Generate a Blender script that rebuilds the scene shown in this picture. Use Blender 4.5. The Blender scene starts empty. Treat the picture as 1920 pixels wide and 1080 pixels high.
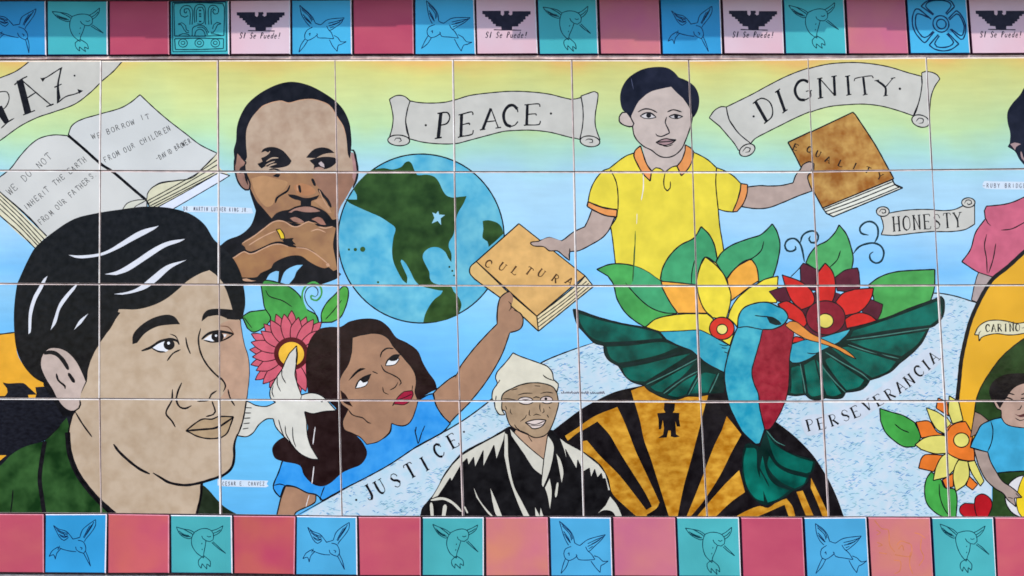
import bpy, math, random
from mathutils import Vector
from mathutils.geometry import tessellate_polygon

# ------------------------------------------------------------------ camera
F_PX = 2300.0                       # focal length in pixels of the 1920 wide photograph
CAM_Y, CAM_Z, PITCH = -2.08, 1.50, math.radians(4.07)
scene = bpy.context.scene
cam_data = bpy.data.cameras.new("camera")
cam_data.sensor_width = 36.0
cam_data.lens = 36.0 * F_PX / 1920.0
cam_data.clip_start, cam_data.clip_end = 0.05, 2000.0
cam = bpy.data.objects.new("camera", cam_data)
cam.location = (0, CAM_Y, CAM_Z)
cam.rotation_euler = (math.radians(90) + PITCH, 0, 0)
scene.collection.objects.link(cam)
scene.camera = cam

# ------------------------------------------------------------------ light
SUN_EL, SUN_AZ = math.radians(50), math.radians(142)     # azimuth from +Y clockwise: behind the camera, to the right
world = bpy.data.worlds.new("World")
scene.world = world
world.use_nodes = True
wn = world.node_tree.nodes
wl = world.node_tree.links
sky = wn.new("ShaderNodeTexSky")
sky.sky_type = 'NISHITA'
sky.sun_disc = False
sky.sun_elevation = SUN_EL
sky.sun_rotation = SUN_AZ
sky.air_density = 1.0
sky.dust_density = 0.6
sky.ozone_density = 1.0
wl.new(sky.outputs[0], wn["Background"].inputs[0])
wn["Background"].inputs[1].default_value = 0.15
sun = bpy.data.lights.new("sun", 'SUN')
sun.energy = 2.1
sun.angle = math.radians(1.5)
sun.color = (1.0, 0.92, 0.82)
sun_o = bpy.data.objects.new("sun", sun)
sd = Vector((math.sin(SUN_AZ) * math.cos(SUN_EL), math.cos(SUN_AZ) * math.cos(SUN_EL), math.sin(SUN_EL)))
sun_o.rotation_euler = (-sd).to_track_quat('-Z', 'Y').to_euler()
sun_o.location = sd * 5
scene.collection.objects.link(sun_o)
vs = scene.view_settings
vs.view_transform = 'Standard'
vs.look = 'None'
vs.gamma = 1.0
vs.use_curve_mapping = False
scene.cycles.filter_width = 1.65          # the photograph is a soft video frame
vs.exposure = 0.75

random.seed(7)
COL = scene.collection

# ------------------------------------------------------------------ materials
def lin(c):
    return tuple(((v / 255) / 12.92 if v <= 10 else ((v / 255 + 0.055) / 1.055) ** 2.4) for v in c)

ALB = 0.86
SPEC = 0.09
INK_W = 1.18
def base_nodes(name, rough=0.16):
    m = bpy.data.materials.new(name)
    m.use_nodes = True
    nt = m.node_tree
    b = nt.nodes["Principled BSDF"]
    b.inputs["Roughness"].default_value = rough
    b.inputs["Specular IOR Level"].default_value = SPEC
    return m, nt, b

def glaze_bump(nt, b, pos, strength=0.10):
    n = nt.nodes.new("ShaderNodeTexNoise")
    n.inputs["Scale"].default_value = 48
    n.inputs["Detail"].default_value = 3
    nt.links.new(pos.outputs["Position"], n.inputs["Vector"])
    bp = nt.nodes.new("ShaderNodeBump")
    bp.inputs["Strength"].default_value = strength
    bp.inputs["Distance"].default_value = 0.003
    nt.links.new(n.outputs[0], bp.inputs["Height"])
    nt.links.new(bp.outputs[0], b.inputs["Normal"])

MATS = {}
def paint(c, mott=0.16, scale=26.0, c2=None, amt=0.5, rough=0.1, stretch=(1, 1, 1)):
    """Brushed ceramic glaze: colour c, uneven thickness (mott), optional second pigment c2 in blotches."""
    key = (c, mott, scale, c2, amt, rough, stretch)
    if key in MATS:
        return MATS[key]
    m, nt, b = base_nodes("glaze_%d_%d_%d" % c, rough)
    N, L = nt.nodes, nt.links
    pos = N.new("ShaderNodeNewGeometry")
    vec = pos.outputs["Position"]
    if stretch != (1, 1, 1):
        mp = N.new("ShaderNodeMapping")
        mp.inputs["Scale"].default_value = stretch
        L.new(vec, mp.inputs["Vector"])
        vec = mp.outputs[0]
    n1 = N.new("ShaderNodeTexNoise")
    n1.inputs["Scale"].default_value = scale * (2.0 if 15 <= scale <= 60 else 1)
    n1.inputs["Detail"].default_value = 2.2
    n1.inputs["Roughness"].default_value = 0.5
    n1.inputs["Distortion"].default_value = 0.15
    L.new(vec, n1.inputs["Vector"])
    r = N.new("ShaderNodeValToRGB")
    cl = [v * ALB for v in lin(c)]
    if c2 is None:
        lo = [v * (1 - mott) for v in cl]
        hi = [min(0.9, v * (1 + mott) + 0.02 * mott) for v in cl]
        r.color_ramp.elements[0].position = 0.3
        r.color_ramp.elements[0].color = (*lo, 1)
        r.color_ramp.elements[1].position = 0.72
        r.color_ramp.elements[1].color = (*hi, 1)
    else:
        c2l = [v * ALB for v in lin(c2)]
        r.color_ramp.elements[0].position = 0.5 - 0.22 * (1.2 - amt)
        r.color_ramp.elements[0].color = (*cl, 1)
        r.color_ramp.elements[1].position = 0.62 + 0.2 * (1 - amt)
        r.color_ramp.elements[1].color = (*c2l, 1)
    L.new(n1.outputs[0], r.inputs[0])
    # broad unevenness of the firing
    n2 = N.new("ShaderNodeTexNoise")
    n2.inputs["Scale"].default_value = 7
    n2.inputs["Detail"].default_value = 2
    L.new(pos.outputs["Position"], n2.inputs["Vector"])
    mr = N.new("ShaderNodeMapRange")
    mr.inputs["From Min"].default_value = 0.3
    mr.inputs["From Max"].default_value = 0.7
    mr.inputs["To Min"].default_value = 1 - mott * 0.5
    mr.inputs["To Max"].default_value = 1 + mott * 0.5
    L.new(n2.outputs[0], mr.inputs["Value"])
    mx = N.new("ShaderNodeMix")
    mx.data_type = 'RGBA'
    mx.blend_type = 'MULTIPLY'
    mx.inputs["Factor"].default_value = 1
    L.new(r.outputs[0], mx.inputs["A"])
    L.new(mr.outputs[0], mx.inputs["B"])
    L.new(mx.outputs["Result"], b.inputs["Base Color"])
    glaze_bump(nt, b, pos)
    MATS[key] = m
    return m

def flat_mat(name, c, rough=0.6, mott=0.15, scale=120):
    m = paint(c, mott, scale, rough=rough)
    return m

INK = (20, 17, 22)
BLACK = (20, 18, 24)

# ------------------------------------------------------------------ pixel of the photograph -> point on the wall
SP, CP = math.sin(PITCH), math.cos(PITCH)
def unproject(u, v, ypl):
    dx, dy = (u - 960.0) / F_PX, (540.0 - v) / F_PX
    # camera forward (0,CP,SP), up (0,-SP,CP)
    wx, wy, wz = dx, CP - dy * SP, SP + dy * CP
    t = (ypl - CAM_Y) / wy
    return (wx * t, ypl, CAM_Z + wz * t)

FACE_Y, BORDER_Y, MORTAR_Y = -0.010, -0.0125, -0.0055

# measured joints of the big tiles: x of the ten column joints at the five row joints, y of the row joints
ROWX = [[-29, 190, 409, 628, 850, 1072, 1291, 1515, 1737, 1958],
        [-32, 188, 410, 632, 853, 1077, 1299, 1524, 1748, 1970],
        [-35, 187, 411, 635, 856, 1081, 1306, 1534, 1759.5, 1985],
        [-38, 187, 412, 636, 862, 1089, 1314, 1543, 1772, 1998],
        [-36, 190, 415, 641, 869, 1095, 1326, 1554, 1781, 2008]]
ROWY = [[113, 113, 112, 111.5, 111, 112, 112, 110, 107, 106],
        [319, 320, 321, 322, 322, 322, 322, 321, 318, 316],
        [531, 532, 533, 534.5, 535, 535.5, 535.5, 535, 534.5, 534],
        [747, 747.5, 748.5, 750, 751, 752, 752.5, 752, 751.5, 751],
        [962, 962.5, 965, 968, 969, 969, 969.5, 969.5, 969.5, 969.5]]
TOPX0 = [-28, 87, 202.5, 317.5, 430, 545, 660.5, 776, 890.5, 1006, 1120.5, 1236.5, 1352.5, 1467.5, 1584, 1699, 1814, 1930]
TOPX1 = [-27, 87.5, 203, 318, 431, 546, 662, 777, 893, 1010, 1124, 1240, 1356, 1471.5, 1589, 1705, 1821, 1938]
BOTX0 = [-34, 83, 201, 318, 436, 554.5, 670, 790, 908.5, 1028.7, 1147, 1267, 1387, 1506, 1626, 1745.5, 1864, 1983]
BOTX1 = [-34, 83, 200, 318.5, 437, 553, 672, 790, 909, 1031, 1150, 1271, 1391, 1511.5, 1632, 1751, 1869, 1988]

class Tile:
    """One tile: its outline in photo pixels (tl, tr, br, bl), the painted field inside it and its small tilt."""
    def __init__(s, q, inset, ypl, tilt):
        s.q, s.ypl, s.tilt = q, ypl, tilt
        s.off = (0.0, 0.0)
        s.p = s.inner(inset)
        xs = [c[0] for c in s.p]; ys = [c[1] for c in s.p]
        s.box = (min(xs), min(ys), max(xs), max(ys))
        cu, cv = sum(c[0] for c in q) / 4, sum(c[1] for c in q) / 4
        s.c = unproject(cu, cv, ypl)
        s.planes = []
        for i in range(4):
            (x0, y0), (x1, y1) = s.p[i], s.p[(i + 1) % 4]
            s.planes.append((x0, y0, -(y1 - y0), x1 - x0))      # inside: positive side
    def inner(s, d):
        l, t, r, b = d
        (ax, ay), (bx, by), (cx, cy), (dx, dy) = s.q
        return [(ax + l, ay + t), (bx - r, by + t), (cx - r, cy - b), (dx + l, dy - b)]
    def world(s, u, v, lift=0.0):
        x, y, z = unproject(u, v, s.ypl)
        y += s.tilt[0] * (x - s.c[0]) + s.tilt[1] * (z - s.c[2])
        return (x, y - lift, z)
    def clip(s, poly):
        for (x0, y0, nx, ny) in s.planes:
            out = []
            n = len(poly)
            if not n:
                return out
            d = [(p[0] - x0) * nx + (p[1] - y0) * ny for p in poly]
            for i in range(n):
                j = (i + 1) % n
                if d[i] >= 0:
                    out.append(poly[i])
                if (d[i] >= 0) != (d[j] >= 0):
                    t = d[i] / (d[i] - d[j])
                    out.append((poly[i][0] + (poly[j][0] - poly[i][0]) * t, poly[i][1] + (poly[j][1] - poly[i][1]) * t))
            poly = out
        return poly

rr = random.uniform
TILES = []
GAP = 0.55
for r in range(4):
    for c in range(9):
        j = lambda: rr(-0.3, 0.3)
        q = [(ROWX[r][c] + GAP + j(), ROWY[r][c] + GAP + j()), (ROWX[r][c + 1] - GAP + j(), ROWY[r][c + 1] + GAP + j()),
             (ROWX[r + 1][c + 1] - GAP + j(), ROWY[r + 1][c + 1] - GAP + j()), (ROWX[r + 1][c] + GAP + j(), ROWY[r + 1][c] - GAP + j())]
        inset = (rr(0.7, 0.9), rr(1.4, 2.6) if r else rr(2.4, 3.2), random.choice((rr(0.7, 0.9), rr(1.4, 2.4), rr(1.6, 2.8))), rr(0.7, 0.9))
        TILES.append(Tile(q, inset, FACE_Y, (rr(-0.008, 0.008), rr(-0.008, 0.008))))
        TILES[-1].off = (rr(-0.7, 0.7), rr(-0.6, 0.6))          # the drawing never meets exactly at the joints
MURAL = list(TILES)

# ------------------------------------------------------------------ path helpers (all in pixels of the photograph)
OX, OY, SC = 0.0, 0.0, 1.0
def Q(c, r):
    global OX, OY, SC
    OX, OY, SC = c * 480.0, r * 270.0, 4.0
def R(x, y, s):
    global OX, OY, SC
    OX, OY, SC = float(x), float(y), float(s)
def RAW():
    R(0, 0, 1)

MAPPER = None
def parse(path):
    out = []
    for tok in path.split():
        k = tok.endswith('!')
        if k:
            tok = tok[:-1]
        x, y = tok.split(',')
        p = (OX + float(x) / SC, OY + float(y) / SC)
        if MAPPER:
            p = MAPPER(p)
        out.append((p[0], p[1], k))
    return out

def spline(pts, closed, step=4.0):
    n = len(pts)
    if n < 3 and not closed:
        (ax, ay, _), (bx, by, _) = pts
        return [(ax + (bx - ax) * i / 6, ay + (by - ay) * i / 6) for i in range(7)]
    out = []
    segs = n if closed else n - 1
    for i in range(segs):
        p1, p2 = pts[i], pts[(i + 1) % n]
        if closed:
            p0, p3 = pts[(i - 1) % n], pts[(i + 2) % n]
        else:
            p0 = pts[i - 1] if i > 0 else p1
            p3 = pts[i + 2] if i + 2 < n else p2
        if p1[2]:
            p0 = p1
        if p2[2]:
            p3 = p2
        d = math.hypot(p2[0] - p1[0], p2[1] - p1[1])
        if d < 1e-6:
            continue
        a = math.hypot(p1[0] - p0[0], p1[1] - p0[1])
        b = math.hypot(p3[0] - p2[0], p3[1] - p2[1])
        # finite difference tangents, limited to the segment's length
        t1 = ((p2[0] - p0[0]) / (a + d) * d, (p2[1] - p0[1]) / (a + d) * d)
        t2 = ((p3[0] - p1[0]) / (b + d) * d, (p3[1] - p1[1]) / (b + d) * d)
        k = max(1, min(14, int(d / step)))
        if p1[2] and p2[2]:
            k = 1
        for s in range(k):
            t = s / k
            h1, h2, h3, h4 = 2*t**3 - 3*t*t + 1, t**3 - 2*t*t + t, -2*t**3 + 3*t*t, t**3 - t*t
            out.append((h1*p1[0] + h2*t1[0] + h3*p2[0] + h4*t2[0], h1*p1[1] + h2*t1[1] + h3*p2[1] + h4*t2[1]))
    if not closed:
        out.append((pts[-1][0], pts[-1][1]))
    return out

# ------------------------------------------------------------------ mesh buffers: (figure, sub-part) -> faces
BUF, FIGS = {}, []
CUR = {'fig': None, 'sub': None, 'tiles': MURAL, 'root': None}
LEVEL = 0
LIFT = 3e-6
def fig(name, label):
    FIGS.append({'name': name, 'label': label, 'subs': [], 'root': CUR['root']})
    CUR['fig'] = len(FIGS) - 1
def sub(name, label=None):
    f = CUR['fig']
    FIGS[f]['subs'].append((name, label))
    CUR['sub'] = len(FIGS[f]['subs']) - 1
def buf():
    k = (CUR['fig'], CUR['sub'])
    if k not in BUF:
        BUF[k] = {'v': [], 'f': [], 'm': [], 'mats': []}
    return BUF[k]

def emit(polys, mat, lift):
    b = buf()
    if mat not in b['mats']:
        b['mats'].append(mat)
    mi = b['mats'].index(mat)
    for poly in polys:
        x0 = min(p[0] for p in poly); x1 = max(p[0] for p in poly)
        y0 = min(p[1] for p in poly); y1 = max(p[1] for p in poly)
        for t in CUR['tiles']:
            bx = t.box
            if x1 < bx[0] or x0 > bx[2] or y1 < bx[1] or y0 > bx[3]:
                continue
            pc = t.clip([(p[0] + t.off[0], p[1] + t.off[1]) for p in poly])
            if len(pc) < 3:
                continue
            a = 0.0
            for i in range(len(pc)):
                j = (i + 1) % len(pc)
                a += pc[i][0] * pc[j][1] - pc[j][0] * pc[i][1]
            if abs(a) < 0.004:
                continue
            if a > 0:
                pc = pc[::-1]          # counter clockwise as seen from the camera side
            k = len(b['v'])
            for (u, v) in pc:
                b['v'].append(t.world(u, v, lift))
            b['f'].append(tuple(range(k, k + len(pc))))
            b['m'].append(mi)

def mat_of(c):
    if isinstance(c, tuple):
        return paint(c)
    return c

LAYERS = []
def level_for(pts, solid):
    # a glaze lies just over whatever was painted under it before
    x0 = min(p[0] for p in pts) - 2; x1 = max(p[0] for p in pts) + 2
    y0 = min(p[1] for p in pts) - 2; y1 = max(p[1] for p in pts) + 2
    lv = 0
    for (a0, b0, a1, b1, l) in LAYERS:
        if l > lv and a0 < x1 and a1 > x0 and b0 < y1 and b1 > y0:
            lv = l
    if solid:
        LAYERS.append((x0, y0, x1, y1, lv + 1))
        return lv + 1
    return lv + 0.5

def fill_pts(pts, c):
    lv = level_for(pts, True)
    tris = tessellate_polygon([[Vector((p[0], p[1], 0)) for p in pts]])
    emit([[pts[i] for i in t] for t in tris], mat_of(c), lv * LIFT)

def ribbon(pts, w0, c, taper='', solid=False):
    """taper: 's' thin start, 'e' thin end, 'b' both."""
    n = len(pts)
    L = [0.0]
    for i in range(1, n):
        L.append(L[-1] + math.hypot(pts[i][0] - pts[i-1][0], pts[i][1] - pts[i-1][1]))
    tot = L[-1]
    if tot < 0.05:
        return
    lr = []
    for i in range(n):
        a, b = pts[max(0, i-1)], pts[min(n-1, i+1)]
        tx, ty = b[0] - a[0], b[1] - a[1]
        l = math.hypot(tx, ty) or 1
        t = L[i] / tot
        w = w0 * 0.5 * INK_W
        if taper in ('s', 'b'):
            w *= min(1, 0.4 + t * 6)
        if taper in ('e', 'b'):
            w *= min(1, 0.4 + (1 - t) * 6)
        w *= 1 + 0.13 * min(1, 2.2 / w0) * math.sin(L[i] * 0.31 + pts[0][0])       # the brush wavers
        nx, ny = -ty / l * w, tx / l * w
        lr.append(((pts[i][0] + nx, pts[i][1] + ny), (pts[i][0] - nx, pts[i][1] - ny)))
    polys = [[lr[i][0], lr[i+1][0], lr[i+1][1], lr[i][1]] for i in range(n - 1)]
    emit(polys, mat_of(c), level_for(pts, solid) * LIFT)

INKM = None
def line_pts(pts, w, c, taper='', solid=False):
    # cut at sharp turns so that the ribbon keeps its width
    run = [pts[0]]
    runs = []
    for i in range(1, len(pts)):
        run.append(pts[i])
        if i < len(pts) - 1:
            ax, ay = pts[i][0] - pts[i-1][0], pts[i][1] - pts[i-1][1]
            bx, by = pts[i+1][0] - pts[i][0], pts[i+1][1] - pts[i][1]
            la, lb = math.hypot(ax, ay) or 1, math.hypot(bx, by) or 1
            if (ax*bx + ay*by) / (la*lb) < 0.55:
                runs.append(run)
                run = [pts[i]]
    runs.append(run)
    for k, r_ in enumerate(runs):
        if len(r_) < 2:
            continue
        tp = ''
        if taper in ('s', 'b') and k == 0:
            tp += 's'
        if taper in ('e', 'b') and k == len(runs) - 1:
            tp += 'e'
        ribbon(r_, w, c, {'': '', 's': 's', 'e': 'e', 'se': 'b'}[tp], solid)

def fill(c, path, ol=0.0, olc=None):
    p = spline(parse(path), True)
    fill_pts(p, c)
    if ol:
        line_pts(p + [p[0]], ol, olc or ink())
def line(path, w=2.0, c=None, taper='b', closed=False):
    p = spline(parse(path), closed)
    if closed:
        p = p + [p[0]]
    line_pts(p, w, c or ink(), taper, c is not None)
def ell(c, cx, cy, rx, ry, rot=0.0, ol=0.0, n=40, olc=None):
    rot = math.radians(rot)
    pts = []
    for i in range(n):
        a = 2 * math.pi * i / n
        x, y = rx * math.cos(a), ry * math.sin(a)
        p = (OX + (cx + x * math.cos(rot) - y * math.sin(rot)) / SC, OY + (cy + x * math.sin(rot) + y * math.cos(rot)) / SC)
        if MAPPER:
            p = MAPPER(p)
        pts.append(p)
    if c is not None:
        fill_pts(pts, c)
    if ol:
        line_pts(pts + [pts[0]], ol, olc or ink())
def dot(cx, cy, r, c=None):
    ell(c or ink(), cx, cy, r, r, n=10)
def ink():
    return paint(INK, 0.25, 60)

# ------------------------------------------------------------------ lettering: brushed Roman capitals, strokes in a unit box (y up)
GL = {
 'A': 'T .12,0 .5,1|t .5,1 .9,0|t .25,.36 .77,.36|s .12,0|s .9,0',
 'B': 'T .2,0 .2,1|t .2,1 .65,.97 .75,.75 .6,.54 .2,.52|t .2,.52 .7,.48 .85,.25 .7,.03 .2,0|s .2,0|s .2,1',
 'C': 'T .85,.8 .62,.98 .38,.95 .17,.7 .15,.4 .3,.1 .55,.0|t .55,0 .75,.06 .9,.22|t .85,.8 .88,.65',
 'D': 'T .2,0 .2,1|t .2,1 .6,.95 .88,.65 .85,.3 .6,.04 .2,0|s .2,1|s .2,0',
 'E': 'T .22,0 .22,1|t .22,1 .82,1 .85,.86|t .22,.52 .68,.52 .68,.44|t .22,0 .85,0 .9,.17|s .22,1|s .22,0',
 'F': 'T .22,0 .22,1|t .22,1 .82,1 .85,.86|t .22,.52 .68,.52|s .22,0',
 'G': 'T .85,.82 .62,.98 .38,.95 .17,.7 .15,.4 .3,.1 .55,.0|t .55,0 .75,.05 .86,.15 .86,.4|t .66,.4 .95,.4',
 'H': 'T .2,0 .2,1|T .8,0 .8,1|t .2,.5 .8,.5|s .2,0|s .8,0|s .2,1|s .8,1',
 'I': 'T .5,0 .5,1|s .5,0|s .5,1',
 'J': 'T .6,1 .6,.25 .5,.05 .35,-.05|t .35,-.05 .18,.0 .12,.15|s .6,1',
 'K': 'T .2,0 .2,1|t .8,1 .2,.45|T .4,.6 .85,0|s .2,0|s .2,1',
 'L': 'T .25,0 .25,1|t .25,0 .85,0 .9,.2|s .25,1|s .25,0',
 'M': 't .12,0 .2,1|T .2,1 .5,.2|t .5,.2 .8,1|T .8,1 .88,0|s .12,0|s .88,0',
 'N': 'T .18,0 .18,1|t .18,1 .8,0|T .8,0 .8,1|s .18,0|s .8,1|s .18,1',
 'O': 'T .5,1 .22,.85 .12,.5 .22,.13 .5,0|t .5,0 .8,.15 .88,.5 .78,.87 .5,1',
 'P': 'T .25,0 .25,1|t .25,1 .65,.97 .82,.76 .68,.54 .25,.5|s .25,0|s .25,1',
 'Q': 'T .5,1 .22,.85 .12,.5 .22,.13 .5,0|t .5,0 .8,.15 .88,.5 .78,.87 .5,1|t .55,.2 .95,-.1',
 'R': 'T .22,0 .22,1|t .22,1 .62,.97 .78,.76 .62,.54 .22,.5|T .45,.5 .9,0|s .22,0|s .22,1',
 'S': 't .8,.82 .62,.98 .38,.98 .2,.8|T .2,.8 .3,.58 .65,.42 .8,.22|t .8,.22 .62,.02 .35,.0 .15,.16|t .8,.82 .82,.7',
 'T': 'T .5,0 .5,1|t .1,.86 .14,1 .88,1 .92,.86|s .5,0',
 'U': 'T .2,1 .2,.3 .32,.06 .5,0|t .5,0 .7,.08 .8,.3 .8,1|s .2,1|s .8,1',
 'V': 'T .12,1 .5,0|t .5,0 .88,1|s .12,1|s .88,1',
 'W': 'T .05,1 .27,0|t .27,0 .5,.8|T .5,.8 .73,0|t .73,0 .95,1',
 'Y': 'T .12,1 .5,.5 .5,0|t .5,.5 .88,1|s .12,1|s .88,1|s .5,0',
 'Z': 't .12,.85 .18,1 .85,1|T .85,1 .15,0|t .15,0 .85,0 .9,.17',
 '.': 't .4,0 .5,.06', '-': 't .1,.4 .8,.45', '!': 'T .5,1 .5,.3|T .5,.08 .5,0', "'": 't .5,1 .4,.8',
 'e': 't .2,.32 .8,.36 .7,.56 .4,.6 .18,.4 .22,.1 .5,0 .8,.1', 'i': 't .5,0 .5,.55|t .5,.8 .52,.84',
 'u': 't .2,.58 .18,.2 .4,0 .75,.15|t .78,.58 .75,.15 .85,0', 'd': 't .75,.5 .4,.58 .15,.3 .3,.02 .72,.15|t .82,1 .72,.15 .85,0',
 '~': 't .1,.3 .3,.5 .6,.3 .9,.5',
}
def glyph(ch, bl, br, tl, thick=0.118, thin=0.05, serif=0.28, c=None):
    """bl, br, tl: the letter's corners in current coordinates (baseline left and right, top left)."""
    if ch not in GL:
        return
    bl, br, tl = [(OX + p[0] / SC, OY + p[1] / SC) for p in (bl, br, tl)]
    if MAPPER:
        bl, br, tl = MAPPER(bl), MAPPER(br), MAPPER(tl)
    ex = (br[0] - bl[0], br[1] - bl[1]); ey = (tl[0] - bl[0], tl[1] - bl[1])
    H = math.hypot(*ey)
    P = lambda x, y: (bl[0] + ex[0]*x + ey[0]*y, bl[1] + ex[1]*x + ey[1]*y)
    col = c or ink()
    lu = math.hypot(*ex) or 1
    for s in GL[ch].split('|'):
        k, pts = s[0], [tuple(map(float, p.split(','))) for p in s[2:].split()]
        if k == 's':
            if serif:
                p = P(*pts[0]); d = serif * H * 0.5
                q = (ex[0] / lu * d, ex[1] / lu * d)
                line_pts([(p[0]-q[0], p[1]-q[1]+0.2), (p[0], p[1]), (p[0]+q[0], p[1]+q[1]-0.2)], max(0.9, thin * H), col)
            continue
        pp = [(*P(*p), False) for p in pts]
        line_pts(spline(pp, False, 2.5), max(0.9, (thick if k == 'T' else thin) * H), col)
def word(txt, x0, y0, x1, y1, h, thick=0.15, thin=0.055, serif=0.28, c=None, jit=0.0, lean=0.0, fit=0.86):
    """text along the straight baseline (x0,y0)-(x1,y1) in current coordinates"""
    n = len(txt)
    dx, dy = (x1 - x0) / n, (y1 - y0) / n
    l = math.hypot(x1 - x0, y1 - y0)
    ux, uy = (x1 - x0) / l, (y1 - y0) / l
    for i, ch in enumerate(txt):
        if ch == ' ':
            continue
        jx, jy = rr(-jit, jit), rr(-jit, jit)
        b = (x0 + dx * i + jx, y0 + dy * i + jy)
        e = (b[0] + dx * fit, b[1] + dy * fit)
        hh = h * (1 + rr(-0.08, 0.08) * (1 if jit else 0))
        t = (b[0] + uy * hh + ux * lean * hh, b[1] - ux * hh + uy * lean * hh)
        glyph(ch, b, e, t, thick, thin, serif, c)
def letter(ch, cx, cy, ang, h, w=0.75, **k):
    """one capital centred on (cx,cy), its baseline turned by ang degrees (clockwise positive, as in the picture)"""
    a = math.radians(ang)
    ux, uy = math.cos(a), math.sin(a)
    vx, vy = uy, -ux                      # up
    bw = h * w
    bl = (cx - ux * bw / 2 - vx * h / 2, cy - uy * bw / 2 - vy * h / 2)
    glyph(ch, bl, (bl[0] + ux * bw, bl[1] + uy * bw), (bl[0] + vx * h, bl[1] + vy * h), **k)
# ------------------------------------------------------------------ the setting
def mesh_obj(name, verts, faces, mats, midx=None, parent=None, smooth=False):
    me = bpy.data.meshes.new(name)
    me.from_pydata(verts, [], faces)
    for m in mats:
        me.materials.append(m)
    if midx:
        me.polygons.foreach_set('material_index', midx)
    me.update()
    o = bpy.data.objects.new(name, me)
    COL.objects.link(o)
    if parent:
        o.parent = parent
    return o
def box_mesh(x0, x1, y0, y1, z0, z1):
    v = [(x0,y0,z0),(x1,y0,z0),(x1,y1,z0),(x0,y1,z0),(x0,y0,z1),(x1,y0,z1),(x1,y1,z1),(x0,y1,z1)]
    f = [(0,3,2,1),(4,5,6,7),(0,1,5,4),(1,2,6,5),(2,3,7,6),(3,0,4,7)]
    return v, f

Z_TOP = unproject(960, -7, MORTAR_Y)[2]
Z_BOT = unproject(960, 1090, MORTAR_Y)[2]
mortar = paint((96, 72, 72), 0.4, 160, rough=0.9)
pale_mortar = paint((244, 200, 190), 0.3, 70, rough=0.9)
grey_mortar = paint((186, 176, 172), 0.2, 90, rough=0.9)
plaster = paint((205, 198, 190), 0.12, 60, rough=0.85)
conc = paint((110, 106, 100), 0.25, 8, rough=0.9)
v, f = box_mesh(-1.6, 1.6, MORTAR_Y + 0.004, 0.2, 0.0, Z_TOP)
wall = mesh_obj('wall', v, f, [plaster])
wall['kind'] = 'structure'
v, f = box_mesh(unproject(-40, 540, MORTAR_Y)[0], unproject(2012, 540, MORTAR_Y)[0], MORTAR_Y, MORTAR_Y + 0.006, Z_BOT, Z_TOP - 0.001)
mesh_obj('mortar_bed', v, f, [mortar], None, wall)
def joint(v0, v1, mat, n=60):
    # a hand-pointed mortar joint running along the wall between the border and the big tiles
    vs_, fs_ = [], []
    for i in range(n + 1):
        u = -80 + 2080 * i / n
        for k, vv in enumerate((v0(u), v0(u) + 0.8, v1(u) - 0.8, v1(u))):
            vs_.append(unproject(u, vv + random.uniform(-0.5, 0.5), MORTAR_Y + (0.001 if k in (0, 3) else -0.0025 + random.uniform(-0.0006, 0.0006))))
    for i in range(n):
        for k in range(3):
            a = i * 4 + k
            fs_.append((a, a + 1, a + 5, a + 4)[::1])
    o = mesh_obj('mortar_joint', vs_, fs_, [mat], None, wall)
    return o
joint(lambda u: 105.8 - u * 0.0018, lambda u: 111.6 - max(0, u - 1400) * 0.008, pale_mortar)
joint(lambda u: 1076 + u * 0.008, lambda u: 1090, grey_mortar)
# the cap of the wall, just above the picture: its uneven front edge shades the upper half of the top border
SHADE = [69, 69, 69, 72, 62, 52, 50, 47, 53, 73, 73, 76, 70, 60, 52, 57, 62]
cv, cf = [], []
zc = Z_TOP + 0.003
for i, sy in enumerate(SHADE):
    xa, xb = unproject(TOPX0[i], 50, BORDER_Y)[0], unproject(TOPX0[i + 1], 50, BORDER_Y)[0]
    if i == 0: xa = -1.6
    if i == len(SHADE) - 1: xb = 1.6
    reach = zc - unproject(960, sy, BORDER_Y)[2]
    over = reach / math.tan(SUN_EL) * math.cos(SUN_AZ - math.pi)
    k = len(cv)
    v, f = box_mesh(xa, xb, BORDER_Y - over, 0.25, zc, zc + 0.05)
    cv += v; cf += [tuple(q + k for q in p_) for p_ in f]
cap = mesh_obj('wall_cap', cv, cf, [paint((150, 96, 84), 0.2, 20, rough=0.8)])
cap['kind'] = 'structure'
ground = mesh_obj('ground', [(-600,-600,0),(600,-600,0),(600,600,0),(-600,600,0)], [(0,1,2,3)], [conc])
ground['kind'] = 'structure'

# ------------------------------------------------------------------ things: the mural and its two borders
def thing(name, label, cat, loc):
    e = bpy.data.objects.new(name, None)
    e.empty_display_size = 0.1
    COL.objects.link(e)
    e.location = loc
    e['label'] = label
    e['category'] = cat
    return e
mural = thing('tile_mural', 'large painted ceramic tile mural of portraits, flowers, a globe and lettered banners', 'mural', unproject(960, 968, FACE_Y))
top_border = thing('tile_border', 'upper border row of small glazed tiles above the mural, with black eagle emblems', 'tile border', unproject(960, 104, FACE_Y))
bottom_border = thing('tile_border', 'lower border row of small glazed tiles beneath the mural, without eagle emblems', 'tile border', unproject(960, 1078, FACE_Y))

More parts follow.
